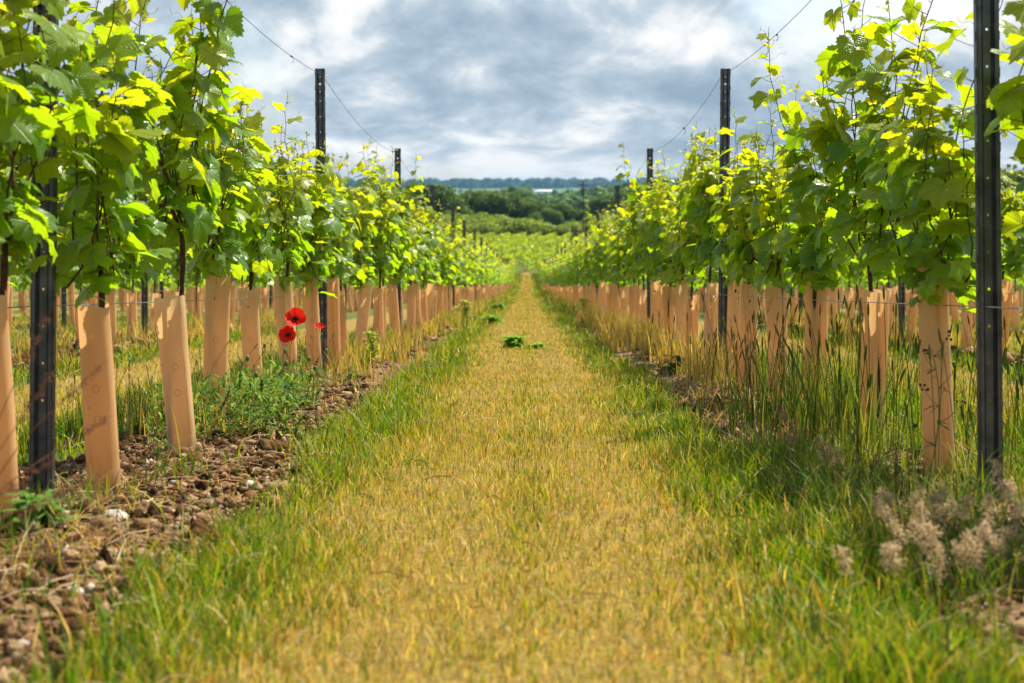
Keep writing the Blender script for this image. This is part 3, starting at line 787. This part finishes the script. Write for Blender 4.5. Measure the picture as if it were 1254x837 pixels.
# ------------------------------------------------------------------ herbs, poppies, weeds
def strap(mb, p0, d, L, w, droop, col, nseg=6, lobes=0, rs=rng):
    """a narrow leaf along an arching rib, optionally toothed"""
    d = unit(d); sd = unit(np.cross(d, (0, 0, 1))); V = []
    for i_ in range(nseg + 1):
        t = i_ / nseg; c = np.array(p0) + d * L * t - np.array([0, 0, 1]) * droop * L * t * t
        ww = w * math.sin(math.pi * (.12 + .86 * t)) * (1 if not lobes else (1.5 if i_ % 2 else .45))
        lift = np.array([0, 0, .15 * ww])
        V += [c - sd * ww + lift, c, c + sd * ww + lift]
    q_ = []
    for i_ in range(nseg):
        a = i_ * 3; q_ += [(a, a + 1, a + 4, a + 3), (a + 1, a + 2, a + 5, a + 4)]
    mb.add(V, q_, None, col)
def poppy_plant(x, y, r, n, lab, buds):
    z = G(x, y); root = link('poppy_plant', None, None, (x, y, z)); tag(root, lab, 'poppy plant', 'poppy plants by the guards')
    lf = MB()
    for k in range(n):
        a = rng.uniform(0, 6.28); rr = r * math.sqrt(rng.random()); b = np.array([rr * math.cos(a), rr * 1.5 * math.sin(a), rng.uniform(.0, .2)])
        c = np.array([(.09, .20, .015), (.16, .29, .02), (.045, .12, .01), (.30, .42, .04)][k % 4]) * rng.uniform(.8, 1.2)
        strap(lf, b, (rng.normal(), rng.normal(), rng.uniform(.5, 1.6)), rng.uniform(.04, .11), rng.uniform(.003, .0065), rng.uniform(.1, .7), c, 8, 1)
    lf.build('leaves', M['herb'], root)
    for (bx, by, bh) in buds:
        sm_ = MB(); t = np.linspace(0, 1, 10)[:, None]; hook = np.clip((t - .85) / .15, 0, 1)
        P = np.hstack([bx + .02 * np.sin(t * 3) + .018 * hook, by + .02 * t, bh * t - .012 * hook ** 2])
        sm_.tube(P, .0016, 4); stem = sm_.build('stem', M['stemg'], root, smooth=True)
        b = MB(); v, f = I2; b.add(v * np.array([.0075, .0075, .0125]) + P[-1] + np.array([.002, 0, -.012]), None, f)
        b.build('bud', M['stemg'], stem, smooth=True)
    return root
poppy_plant(-1.02, 5.8, .20, 620, 'feathery green poppy plant bushing out before the third guard', [(-.05, .0, .30), (.08, .1, .27), (.0, -.1, .25)])
poppy_plant(-1.10, 6.9, .20, 560, 'poppy plant with drooping buds below the red flowers', [(.0, 0, .31), (.10, .05, .27), (-.1, .05, .33), (.14, -.05, .24), (.17, .1, .30)])
poppy_plant(-1.22, 5.35, .08, 90, 'low sprig of poppy leaves between the nearest guards', [])
poppy_plant(-1.3, 5.9, .11, 200, 'dark leafy poppy clump against the second guard', [(.05, .0, .22)])
def poppy(x, y, h, r, face, lab):
    z = G(x, y); root = link('poppy', None, None, (x, y, z)); tag(root, lab, 'poppy', 'red field poppies')
    t = np.linspace(0, 1, 9)[:, None]; s_ = MB()
    P = np.hstack([.03 * np.sin(t * 2.4), .02 * t, h * t]); s_.tube(P, .0015, 4); s_.build('stem', M['stemg'], root, smooth=True)
    c = P[-1]; f = unit(face); a_ = unit(np.cross(f, (0, 0, 1))); b_ = np.cross(a_, f)
    pt = MB()
    for k in range(4):
        a0 = k * math.pi / 2 + .3; inner = k % 2; V = []; nu, nv_ = 9, 7
        for i_ in range(nv_):
            rr = r * i_ / (nv_ - 1)
            for j_ in range(nu):
                u = (j_ / (nu - 1) - .5) * 1.9
                an = a0 + u * (.95 - .1 * i_ / nv_); wv = .10 * r * math.sin(u * 9 + k) * (i_ / nv_)
                dep = .55 * rr * rr / r * (1.1 if inner else .8) + wv + .0015 * inner; rl = rr * (1 - .13 * abs(u) ** 2)
                V.append(c + a_ * math.cos(an) * rl + b_ * math.sin(an) * rl + f * dep)
        q_ = [(i_ * nu + j_, i_ * nu + j_ + 1, (i_ + 1) * nu + j_ + 1, (i_ + 1) * nu + j_) for i_ in range(nv_ - 1) for j_ in range(nu - 1)]
        pt.add(V, q_)
    pt.build('petals', M['petal'], root, smooth=True)
    ce = MB(); v, fc = I2; ce.add(v * r * .17 + c + f * r * .16, None, fc)
    for k in range(40):
        an = rng.uniform(0, 6.28); rr = r * rng.uniform(.2, .34); p1 = c + a_ * math.cos(an) * rr + b_ * math.sin(an) * rr + f * r * rng.uniform(.18, .3)
        ce.tube([c + f * r * .05, p1], [.0004, .0009], 3)
    ce.build('centre', M['black'], root, smooth=True)
# stem base found from the flower's place
def pop(px, py, Yd, r, face, lab):
    x = (px - 645) / 1900 * Yd; zf = .6 - (py - 230) / 1900 * Yd; bx, by = x - .02, Yd - .02
    poppy(bx, by, zf - G(bx, by), r, face, lab)
pop(362, 392, 7.25, .050, (.1, -.75, .55), 'largest red poppy, wide open, just under the leaves')
pop(353, 411, 7.2, .043, (-.1, -.9, .35), 'red poppy with dark centre, lowest of the three blooms')
pop(391, 402, 7.3, .026, (.1, -.3, .95), 'smallest poppy, a half closed bloom in front of the steel post')

def weed(x, y, r, h, n, col, lab, wid=.018):
    z = G(x, y); m_ = MB()
    root = link('weed', None, None, (x, y, z)); tag(root, lab, 'weed', 'broadleaf weeds')
    sm_ = MB()
    for k in range(n):
        a = rng.uniform(0, 6.28); bz = rng.uniform(0, h); rr = r * (1 - .5 * bz / max(h, .01))
        c = np.array(col) * rng.uniform(.7, 1.3)
        strap(m_, (rng.normal(0, r * .2), rng.normal(0, r * .2), bz), (math.cos(a), math.sin(a), rng.uniform(.15, .9)), rr * rng.uniform(.6, 1.1), wid * rng.uniform(.7, 1.2), rng.uniform(.2, .7), c, 6)
    for k in range(3): sm_.tube([(0, 0, -.01), (rng.normal(0, .02), rng.normal(0, .02), h * .6), (rng.normal(0, .04), rng.normal(0, .04), h)], .003, 5)
    m_.build('leaves', M['herb'], root); sm_.build('stem', M['stemg'], root)
weed(-.12, 14.9, .17, .11, 150, (.26, .50, .03), 'low green weed sprawling in the middle of the path', .022)
weed(.10, 14.7, .15, .04, 60, (.26, .48, .03), 'flat trailing weed lying beside the sprawling one', .02)
weed(-.55, 24.5, .25, .13, 90, (.26, .46, .03), 'green weed at the path edge on the poppy side', .035)
weed(-.72, 38, .3, .14, 70, (.22, .40, .03), 'small distant weed clump at the path edge', .045)
weed(-1.10, 11.0, .10, .24, 80, (.42, .50, .05), 'bright lime weed standing before the tubes past the poppies', .016)
weed(-1.02, 25.5, .22, .34, 90, (.42, .50, .06), 'lime green weed far down the poppy row', .03)
weed(.98, 27, .2, .36, 80, (.36, .46, .06), 'lime green weed at the foot of the distant row beyond the path', .03)
weed(XR - .25, 10.4, .14, .12, 60, (.08, .2, .03), 'dark leafy weed at the foot of the second post over the path')
weed(XL + .2, 3.55, .13, .08, 110, (.14, .28, .04), 'bright leafy weed at the foot of the nearest steel post', .012)

# the wiry herb in front of the two-lobed guard
def wiry(x, y, h, lab):
    z = G(x, y); root = link('wild_herb', None, None, (x, y, z)); tag(root, lab, 'wild herb')
    s_ = MB(); l_ = MB(); P = []
    t = np.linspace(0, 1, 10); P = np.stack([.05 * np.sin(t * 2.5), .01 * t, h * t], 1); s_.tube(P, np.linspace(.0026, .0012, 10), 5)
    for k, f in enumerate((.35, .5, .62, .74, .86, .95)):
        p = np.array([np.interp(f, t, P[:, c]) for c in range(3)]); sg = 1 if k % 2 else -1
        e = p + np.array([sg * .07 * (1.2 - f * .6), rng.normal(0, .02), .06]); s_.tube([p, (p + e) / 2 + np.array([0, 0, -.008]), e], .001, 4)
        for b_ in range(5):
            v, fc = I1; l_.add(v * rng.uniform(.003, .006) + e + rng.normal(0, .008, 3), None, fc, (.14, .12, .07))
        for b_ in range(3): strap(l_, p, (sg * rng.uniform(.3, 1), rng.normal(0, .5), rng.uniform(-.2, .6)), rng.uniform(.03, .05), .006, .4, (.07, .15, .03), 6, 1)
    s_.build('stem', M['stemg'], root, smooth=True); l_.build('leaves', M['herb'], root)
wiry(1.135, 4.45, .43, 'wiry branching herb with small buds before the two-lobed guard')

# fluffy seed heads, low right; purple-brown ones, low left
def panicle(x, y, h, lean, hl, hr, col, lab, cat, group, n=150, scol=(.42, .3, .16)):
    z = G(x, y); root = link('seeding_grass_stalk', None, None, (x, y, z)); tag(root, lab, cat, group)
    t = np.linspace(0, 1, 9)[:, None]; ln = np.array(lean)
    P = np.hstack([ln[0] * t ** 1.8, ln[1] * t ** 1.8, h * t - .12 * h * t ** 3 * (1 if abs(ln[0]) > .1 else 0)])
    s_ = MB(); s_.tube(P, np.linspace(.0016, .0008, 9), 4, scol); s_.build('stem', M['seed'], root)
    hd = MB(); d = unit(P[-1] - P[-2]); top = P[-1]
    Tn = rng.random(n); a = rng.uniform(0, 6.28, n); e1 = unit(np.cross(d, (0.3, 1, 0.1))); e2 = np.cross(d, e1)
    # side branches
    for k in range(22):
        tt = rng.random() * .85; an = rng.uniform(0, 6.28); b0 = top + d * hl * tt; ln_ = hr * (1 - .75 * tt) * rng.uniform(.6, 1.2)
        e = b0 + (e1 * math.cos(an) + e2 * math.sin(an)) * ln_ + d * ln_ * .9
        hd.tube([b0, (b0 + e) / 2, e], .0005, 3, scol, cap=False)
        for q2 in range(n // 22):
            f = rng.uniform(.25, 1.05); c = b0 + (e - b0) * f + rng.normal(0, .0035, 3)
            dd = unit(e - b0 + rng.normal(0, .02, 3)); s2 = unit(np.cross(dd, rng.normal(0, 1, 3))); L_ = rng.uniform(.0018, .0040)
            cc = np.array(col) * rng.uniform(.7, 1.2)
            s3 = np.cross(dd, s2)
            hd.add([c, c + dd * L_ + s2 * L_ * .35, c + dd * L_ * 1.9, c + dd * L_ - s2 * L_ * .35, c + dd * L_ + s3 * L_ * .35, c + dd * L_ - s3 * L_ * .35], [(0, 1, 2, 3), (0, 4, 2, 5)], None, cc)
    hd.tube([top, top + d * hl], [.0008, .0004], 3, scol, cap=False)
    hd.build('seed_head', M['seed'], root)
for k in range(30):
    yy = rng.uniform(2.6, 3.35); xx = rng.uniform(.67, .97) * yy / 3.05
    panicle(xx, yy, rng.uniform(.06, .14), (rng.uniform(-.05, .05), rng.uniform(-.03, .02)), rng.uniform(.045, .075), rng.uniform(.014, .026), (.95, .74, .46),
            'fluffy pinkish cream grass head in the low drift beside the path', 'seeding grass', 'fluffy grass heads', 220)
for k in range(7):
    panicle(rng.uniform(.72, .98), rng.uniform(3.9, 5.0), rng.uniform(.10, .2), (rng.uniform(-.04, .03), 0), .06, .016, (.42, .30, .2),
            'brown seeding grass stalk at the verge below the tall grass', 'seeding grass', 'brown verge grass heads', 110)
for k, (x_, y_, h_, lx, ly) in enumerate(((-.99, 2.62, .30, .10, .1), (-1.0, 2.75, .36, .14, .1), (-.98, 2.5, .22, .13, .0), (-1.02, 2.7, .27, .17, .1), (-.97, 2.45, .17, .12, .1), (-1.04, 2.85, .4, .10, .05), (-.95, 2.55, .13, .14, 0.), (-1.03, 2.6, .2, .2, .05))):
    panicle(x_, y_, h_, (lx, ly), .12, .008, (.30, .14, .085), 'purplish brown grass stalk arching in at the near edge', 'seeding grass', 'purplish arching stalks', 130, (.42, .2, .09))
for k in range(10):
    panicle(XR + rng.uniform(-.35, -.05), rng.uniform(6.0, 9.5), rng.uniform(.28, .5), (rng.uniform(-.1, .1), 0), .09, .007, (.45, .28, .16),
            'thin tawny grass stalk nodding before the guards', 'seeding grass', 'tawny nodding stalks', 80, (.4, .25, .12))

# ------------------------------------------------------------------ valley trees and bushes
def crown(seed, rx, rz, z0, n, s, dark, light, shape='oak'):
    rs = np.random.default_rng(seed); m_ = MB(); V_ = []
    lobes = []
    nl = 13 if shape == 'oak' else 9
    for k in range(nl):
        a = rs.uniform(0, 6.28); f = rs.uniform(0, .68); zz = rs.uniform(-.55, .75) if shape == 'oak' else rs.uniform(-.6, .35)
        sc = math.sqrt(max(.1, 1 - zz * zz))
        lobes.append((rx * f * math.cos(a) * sc, rx * f * math.sin(a) * sc, z0 + rz * (1 + zz * .62), rs.uniform(.32, .5) * rx))
    lobes.append((0, 0, z0 + rz * .95, rx * .62))
    per = n // len(lobes)
    for k, (cx, cy, cz, r) in enumerate(lobes):
        d = rs.normal(0, 1, (per, 3)); d /= np.linalg.norm(d, axis=1)[:, None]
        rad = r * (1 + .26 * rs.normal(0, .5, per)) * (.88 + .25 * fbm(d[:, 0] * 2.5 + k * 5, d[:, 2] * 2.5 + d[:, 1], seed, 2))
        P = np.array([cx, cy, cz]) + d * rad[:, None] * np.array([1, 1, rz / rx * 1.0 if rz < rx else 1.0])
        P[:, 2] = np.maximum(P[:, 2], z0 * .6 + .1)
        nr = d + rs.normal(0, .55, (per, 3)); nr /= np.linalg.norm(nr, axis=1)[:, None]
        a = np.cross(nr, rs.normal(0, 1, (per, 3))); a /= np.linalg.norm(a, axis=1)[:, None]; b = np.cross(nr, a)
        sz = (s * rs.uniform(.6, 1.3, per))[:, None]
        V = np.stack([P - a * sz, P - b * sz * .7, P + a * sz, P + b * sz * .7], 1).reshape(-1, 3)
        cm_ = np.array(dark) + (np.array(light) - np.array(dark)) * rs.random(per)[:, None] * rs.uniform(.4, 1)
        m_.add(V, np.arange(per * 4).reshape(-1, 4), None, np.repeat(cm_, 4, 0))
    return m_.mesh('crown', M['crown'])
def trunkmesh(seed, r, h, spread):
    rs = np.random.default_rng(seed); m_ = MB()
    m_.tube([(0, 0, -.4), (.1, 0, h * .4), (0, .1, h)], [r * 1.2, r * .8, r * .35], 7)
    for k in range(6):
        a = rs.uniform(0, 6.28); b = rs.uniform(.3, .75) * h
        m_.tube([(0, 0, b), (math.cos(a) * spread * .4, math.sin(a) * spread * .4, b + h * .18), (math.cos(a) * spread, math.sin(a) * spread, b + h * .42)], [r * .5, r * .3, r * .12], 5)
    return m_.mesh('trunk', M['trunk'])
DK, LT = (.06, .125, .006), (.22, .31, .02)
OAK = [(crown(500 + k, 4.4, 3.9, .8, 6000, .33, DK, LT), trunkmesh(k, .32, 6.0, 2.6)) for k in range(4)]
MID = [(crown(520 + k, 3.4, 3.4, 1.0, 4600, .28, (.13, .22, .025), (.28, .38, .05)), trunkmesh(20 + k, .2, 5.0, 1.8)) for k in range(3)]
BUSH = [(crown(540 + k, 2.9, 1.7, .1, 4600, .2, (.24, .33, .02), (.46, .52, .05), 'bush'), trunkmesh(40 + k, .1, 2.2, 1.5)) for k in range(3)]
def tree(lib, i_, px, top, Y, name, lab, cat, grp, h0, wf=1.0):
    """h0: the model's height; top is the height above eye level in picture rows, turned into metres here"""
    x = (px - 645) / 1900 * Y; z = float(ground(np.array([x]), np.array([Y]), False)[0]); zt = .6 - (top - 230) / 1900 * Y
    h0 = max(v_.co.z for v_ in lib[i_ % len(lib)][0].vertices) * .97; s_ = (zt - z) / h0
    root = link(name, None, None, (x, Y, z), (0, 0, rng.uniform(0, 6.28)), (s_ * wf, s_ * wf, s_)); tag(root, lab, cat, grp)
    link('trunk', lib[i_ % len(lib)][1], root); link('crown', lib[i_ % len(lib)][0], root)
H_O, H_M, H_B = 8.4, 7.6, 3.6
oaks = [(440, 232, 350), (462, 230, 372), (486, 231, 330), (508, 236, 355), (524, 224, 345), (541, 232, 372), (556, 239, 350), (572, 237, 385), (590, 233, 362), (605, 234, 340), (622, 236, 355), (640, 240, 372), (654, 247, 350), (672, 250, 385), (690, 249, 365), (708, 256, 345), (728, 254, 380), (745, 240, 352), (768, 233, 330), (790, 229, 350), (815, 226, 330), (840, 229, 345), (410, 226, 300), (385, 222, 310)]
for k, (px, tp, Yd) in enumerate(sorted(oaks)):
    tree(OAK, k, px, tp, Yd, 'oak_tree', 'dark rounded tree, %s along the dark valley treeline counting from its poppy-row end' % ordw(k), 'tree', 'dark trees across the valley', H_O, 1.1)
mids = [(520, 252, 318), (548, 258, 312), (573, 256, 325), (655, 259, 318), (668, 255, 330), (682, 258, 322), (700, 268, 310), (722, 262, 322), (742, 258, 318), (765, 252, 300), (500, 250, 300)]
for k, (px, tp, Yd) in enumerate(sorted(mids)):
    tree(MID, k, px, tp, Yd, 'willow_tree', 'grey-green tree before the dark treeline, %s one counting across from the poppy row' % ordw(k), 'tree', 'grey-green valley trees', H_M, .95)
bus = [(510, 266, 285), (535, 270, 278), (555, 266, 282), (573, 264, 290), (592, 268, 280), (606, 266, 288), (626, 271, 275), (645, 270, 279), (662, 275, 274), (683, 280, 282), (700, 276, 272), (716, 272, 285), (737, 268, 276), (757, 264, 280), (590, 276, 270), (555, 274, 269)]
for k, (px, tp, Yd) in enumerate(sorted(bus)):
    tree(BUSH, k, px, tp - 4, Yd, 'bush', 'rounded bush edging the far vineyard, %s counting across from the poppy row' % ordw(k), 'bush', 'bushes edging the far vineyard', H_B, 1.25)
sides = [(60, 160, 170), (163, 168, 160), (205, 180, 175), (252, 176, 165), (300, 200, 190), (345, 215, 210), (110, 175, 185), (962, 214, 190), (998, 211, 180), (1030, 216, 200), (1090, 205, 180), (1150, 215, 190), (1230, 205, 185), (905, 222, 220)]
for k, (px, tp, Yd) in enumerate(sorted(sides)):
    tree(OAK, k + 1, px, tp, Yd, 'oak_tree', 'dark tree glimpsed between vine leaves, %s behind the %s' % (ordw(k if k < 7 else k - 7), 'poppy row' if k < 7 else 'tall grass row'), 'tree', 'trees beside the vineyard', H_O, 1.0)
# wooded hillside further off, one mass
hw_ = MB()
def blobs(n, x0, x1, y0, y1, r0, r1, cols, s, mbx):
    for k in range(n):
        x = rng.uniform(x0, x1); y = rng.uniform(y0, y1); z = float(ground(np.array([x]), np.array([y]), False)[0]); r = rng.uniform(r0, r1); m = 90
        r *= .45 + .55 * float(sstep(.0, .07, x / y)) if 0 < x and y < 1100 else 1
        d = rng.normal(0, 1, (m, 3)); d /= np.linalg.norm(d, axis=1)[:, None]; d[:, 2] = np.abs(d[:, 2])
        P = np.array([x, y, z + r * .25]) + d * r * rng.uniform(.8, 1.1, (m, 1)) * np.array([1, 1, 1.15])
        nr = unit(d) if False else d + rng.normal(0, .3, (m, 3)); nr /= np.linalg.norm(nr, axis=1)[:, None]
        a = np.cross(nr, rng.normal(0, 1, (m, 3))); a /= np.linalg.norm(a, axis=1)[:, None]; b = np.cross(nr, a); sz = s * r
        V = np.stack([P - a * sz, P - b * sz, P + a * sz, P + b * sz], 1).reshape(-1, 3)
        c = np.array(cols[rng.integers(0, len(cols))]) * rng.uniform(.8, 1.2, (m, 1))
        mbx.add(V, np.arange(m * 4).reshape(-1, 4), None, np.repeat(c, 4, 0))
WC = [(.10, .19, .03), (.14, .25, .04), (.20, .32, .05), (.07, .14, .025)]
blobs(900, -8, 260, 620, 1080, 3.2, 6.0, WC, .32, hw_)
blobs(200, -260, 20, 480, 700, 3.0, 5.0, WC[:2], .32, hw_)
blobs(160, 20, 200, 430, 600, 3.0, 4.6, WC[:2], .32, hw_)
blobs(260, -900, 900, 1700, 3000, 2.5, 4.5, WC, .4, hw_)
blobs(900, -1500, 1500, 3600, 4800, 9, 17, [(.04, .09, .03), (.05, .11, .03)], .36, hw_)
tag(hw_.build('distant_woods', M['crown']), 'far wooded hillsides fading into blue', 'woods', kind='stuff')

# long white sheds far off and the pole on the valley floor
def shed(px, py, Yd, w, h, lab):
    x = (px - 645) / 1900 * Yd; z = float(ground(np.array([x]), np.array([Yd]), False)[0]) - 1
    zt = .6 - (py - 230) / 1900 * Yd; z = max(z, zt - h * 2)
    root = link('white_shed', None, None, (x, Yd, z)); tag(root, lab, 'shed', 'white sheds beyond the trees')
    a = MB(); a.box((-w / 2, -9, 0), (w / 2, 9, zt - z - 1.5)); a.build('wall', M['white'], root)
    b = MB(); e = zt - z - 1.5; b.add([(-w / 2 - .5, -9.5, e + .01), (w / 2 + .5, -9.5, e + .01), (w / 2 + .5, 0, e + 1.8), (-w / 2 - .5, 0, e + 1.8), (w / 2 + .5, 9.5, e + .01), (-w / 2 - .5, 9.5, e + .01)], [(0, 1, 2, 3), (3, 2, 4, 5)], [(0, 3, 5), (1, 4, 2)]); b.build('roof', M['white'], root)
    for k in range(3):
        d = MB(); d.box((-w / 2 + w * (k + .5) / 3 - 1.6, -9.06, .1), (-w / 2 + w * (k + .5) / 3 + 1.6, -9.01, e * .75)); d.build('door', M['door'], root)
shed(643, 234.6, 2600, 24, 5, 'shorter long white shed beyond the dark trees')
shed(668, 233.2, 2700, 36, 5, 'longer white shed on the distant pale fields')
def pole(px, ytop, Yd):
    x = (px - 645) / 1900 * Yd; z = float(ground(np.array([x]), np.array([Yd]), False)[0]); H = .6 - (ytop - 230) / 1900 * Yd - z
    root = link('telegraph_pole', None, None, (x, Yd, z)); tag(root, 'thin dark pole with crossarm rising above the valley trees', 'pole')
    a = MB(); a.tube([(0, 0, -.3), (0, 0, H)], [.13, .10], 8); a.build('shaft', M['pole'], root)
    b = MB(); b.box((-.95, -.2, H - .75), (.95, -.08, H - .6)); b.box((-.6, -.2, H - 1.6), (.6, -.08, H - 1.47)); b.build('crossarm', M['pole'], root)
    for s_ in (-.8, -.4, .4, .8):
        c = MB(); c.tube([(s_, -.14, H - .59), (s_, -.14, H - .5), (s_, -.14, H - .35)], [.06, .1, .05], 8); c.build('insulator', M['door'], root)
    d = MB(); d.tube([(0, -.38, H - 2.5), (0, -.38, H - 1.75)], .24, 10); d.build('transformer', M['pole'], root)
pole(714, 222, 262)

# ------------------------------------------------------------------ haze
hz = MB(); hz.box((-5400, -40, -12), (5400, 8600, 26))
m, nt = newmat('haze_air'); n = N(nt)
v = n('ShaderNodeVolumePrincipled', {'Color': (.30, .60, 1.0, 1), 'Density': .00007, 'Anisotropy': .1})
nt.links.new(v.outputs[0], n('ShaderNodeOutputMaterial').inputs['Volume'])
tag(hz.build('haze', m), 'thin blue haze over the far hills', 'haze', kind='stuff')

# ------------------------------------------------------------------ light
SUN_EL, SUN_AZ = 58, 46           # azimuth from +Y towards +X
w = bpy.data.worlds.new('World'); S.world = w; w.use_nodes = True
nt = w.node_tree; nt.nodes.clear(); n = N(nt)
sky = n('ShaderNodeTexSky', sky_type='NISHITA', sun_disc=False, sun_elevation=R(SUN_EL), sun_rotation=R(SUN_AZ))
dirv = n('ShaderNodeTexCoord').outputs['Generated']
sp = n('ShaderNodeSeparateXYZ', {0: dirv})
zc = n.math('MAXIMUM', sp.outputs[2], 0.0)
hl = n.math('SQRT', n.math('ADD', n.math('MULTIPLY', sp.outputs[0], sp.outputs[0]), n.math('MULTIPLY', sp.outputs[1], sp.outputs[1])))
vv = n.math('MULTIPLY', n.math('LOGARITHM', n.math('ADD', zc, .035), math.e), 1.0)
cv = n('ShaderNodeCombineXYZ', {0: n.math('DIVIDE', sp.outputs[0], hl), 1: n.math('DIVIDE', sp.outputs[1], hl), 2: vv}).outputs[0]
mp = n('ShaderNodeMapping', {0: cv, 1: (3.1, 1.7, .4), 3: (6.0, 6.0, 1.25)}).outputs[0]
f1 = n.noise(1.0, 3, mp, .5, .4)
mp2 = n('ShaderNodeMapping', {0: cv, 1: (7.7, 2.9, 2.0), 3: (17, 17, 3.4)}).outputs[0]
f2 = n.noise(1.0, 10, mp2, .6, .25)
f = n.math('ADD', n.math('MULTIPLY', f1, .42), n.math('MULTIPLY', f2, .58))
cl = n.ramp(f, [(.37, (.36, .49, .62)), (.45, (.50, .63, .75)), (.505, (.68, .78, .88)), (.54, (.90, .96, 1.01)), (.60, (1.15, 1.16, 1.16))])
cover = n.ramp(n.noise(.8, 5, mp, .5), [(.30, .3), (.44, 1.0)])
lowz = n.math('SUBTRACT', 1.0, n.math('DIVIDE', sp.outputs[2], .03), clamp=True)
cl = n.mix(n.math('MULTIPLY', lowz, .6), cl, (.78, .83, .88))
# cloud cover thinned towards the unseen zenith, to dim the ambient light
hi_ = n.math('DIVIDE', n.math('SUBTRACT', sp.outputs[2], .16), .3, clamp=True)
cover = n.math('MULTIPLY', cover, n.math('SUBTRACT', 1.0, n.math('MULTIPLY', hi_, .86)))
bg1 = n('ShaderNodeBackground', {0: sky.outputs[0], 1: .09}); bg2 = n('ShaderNodeBackground', {0: cl, 1: .48})
mx = n('ShaderNodeMixShader', {0: cover, 1: bg1.outputs[0], 2: bg2.outputs[0]})
nt.links.new(mx.outputs[0], n('ShaderNodeOutputWorld').inputs[0])
sd = bpy.data.lights.new('sun', 'SUN'); sd.energy = 5.0; sd.angle = R(.5); sd.color = (1, .94, .82)
so = link('sun', sd); 
from mathutils import Vector
dv_ = Vector((math.sin(R(SUN_AZ)) * math.cos(R(SUN_EL)), math.cos(R(SUN_AZ)) * math.cos(R(SUN_EL)), math.sin(R(SUN_EL))))
so.rotation_euler = dv_.to_track_quat('Z', 'Y').to_euler()

# ------------------------------------------------------------------ camera
cd = bpy.data.cameras.new('camera'); cam = link('camera', cd, None, (0, 0, .6), (R(90), 0, 0))
cd.sensor_width = 36; cd.lens = 36 * 1900 / 1254; cd.shift_x = -18 / 1254; cd.shift_y = -(418.5 - 230) / 1254
cd.clip_start = .05; cd.clip_end = 20000
cd.dof.use_dof = True; cd.dof.focus_distance = 6.6; cd.dof.aperture_fstop = 5.0
S.camera = cam
S.view_settings.view_transform = 'Standard'; S.view_settings.look = 'None'; S.view_settings.exposure = 0.9; S.view_settings.gamma = 1
S.render.engine = 'CYCLES'; c = S.cycles
c.use_denoising = True; c.max_bounces = 7; c.diffuse_bounces = 3; c.glossy_bounces = 2; c.transmission_bounces = 5; c.transparent_max_bounces = 6; c.volume_bounces = 1
c.use_adaptive_sampling = False; c.sample_clamp_indirect = 8; c.volume_max_steps = 64
print('vines', nvine, 'objects', len(bpy.data.objects))
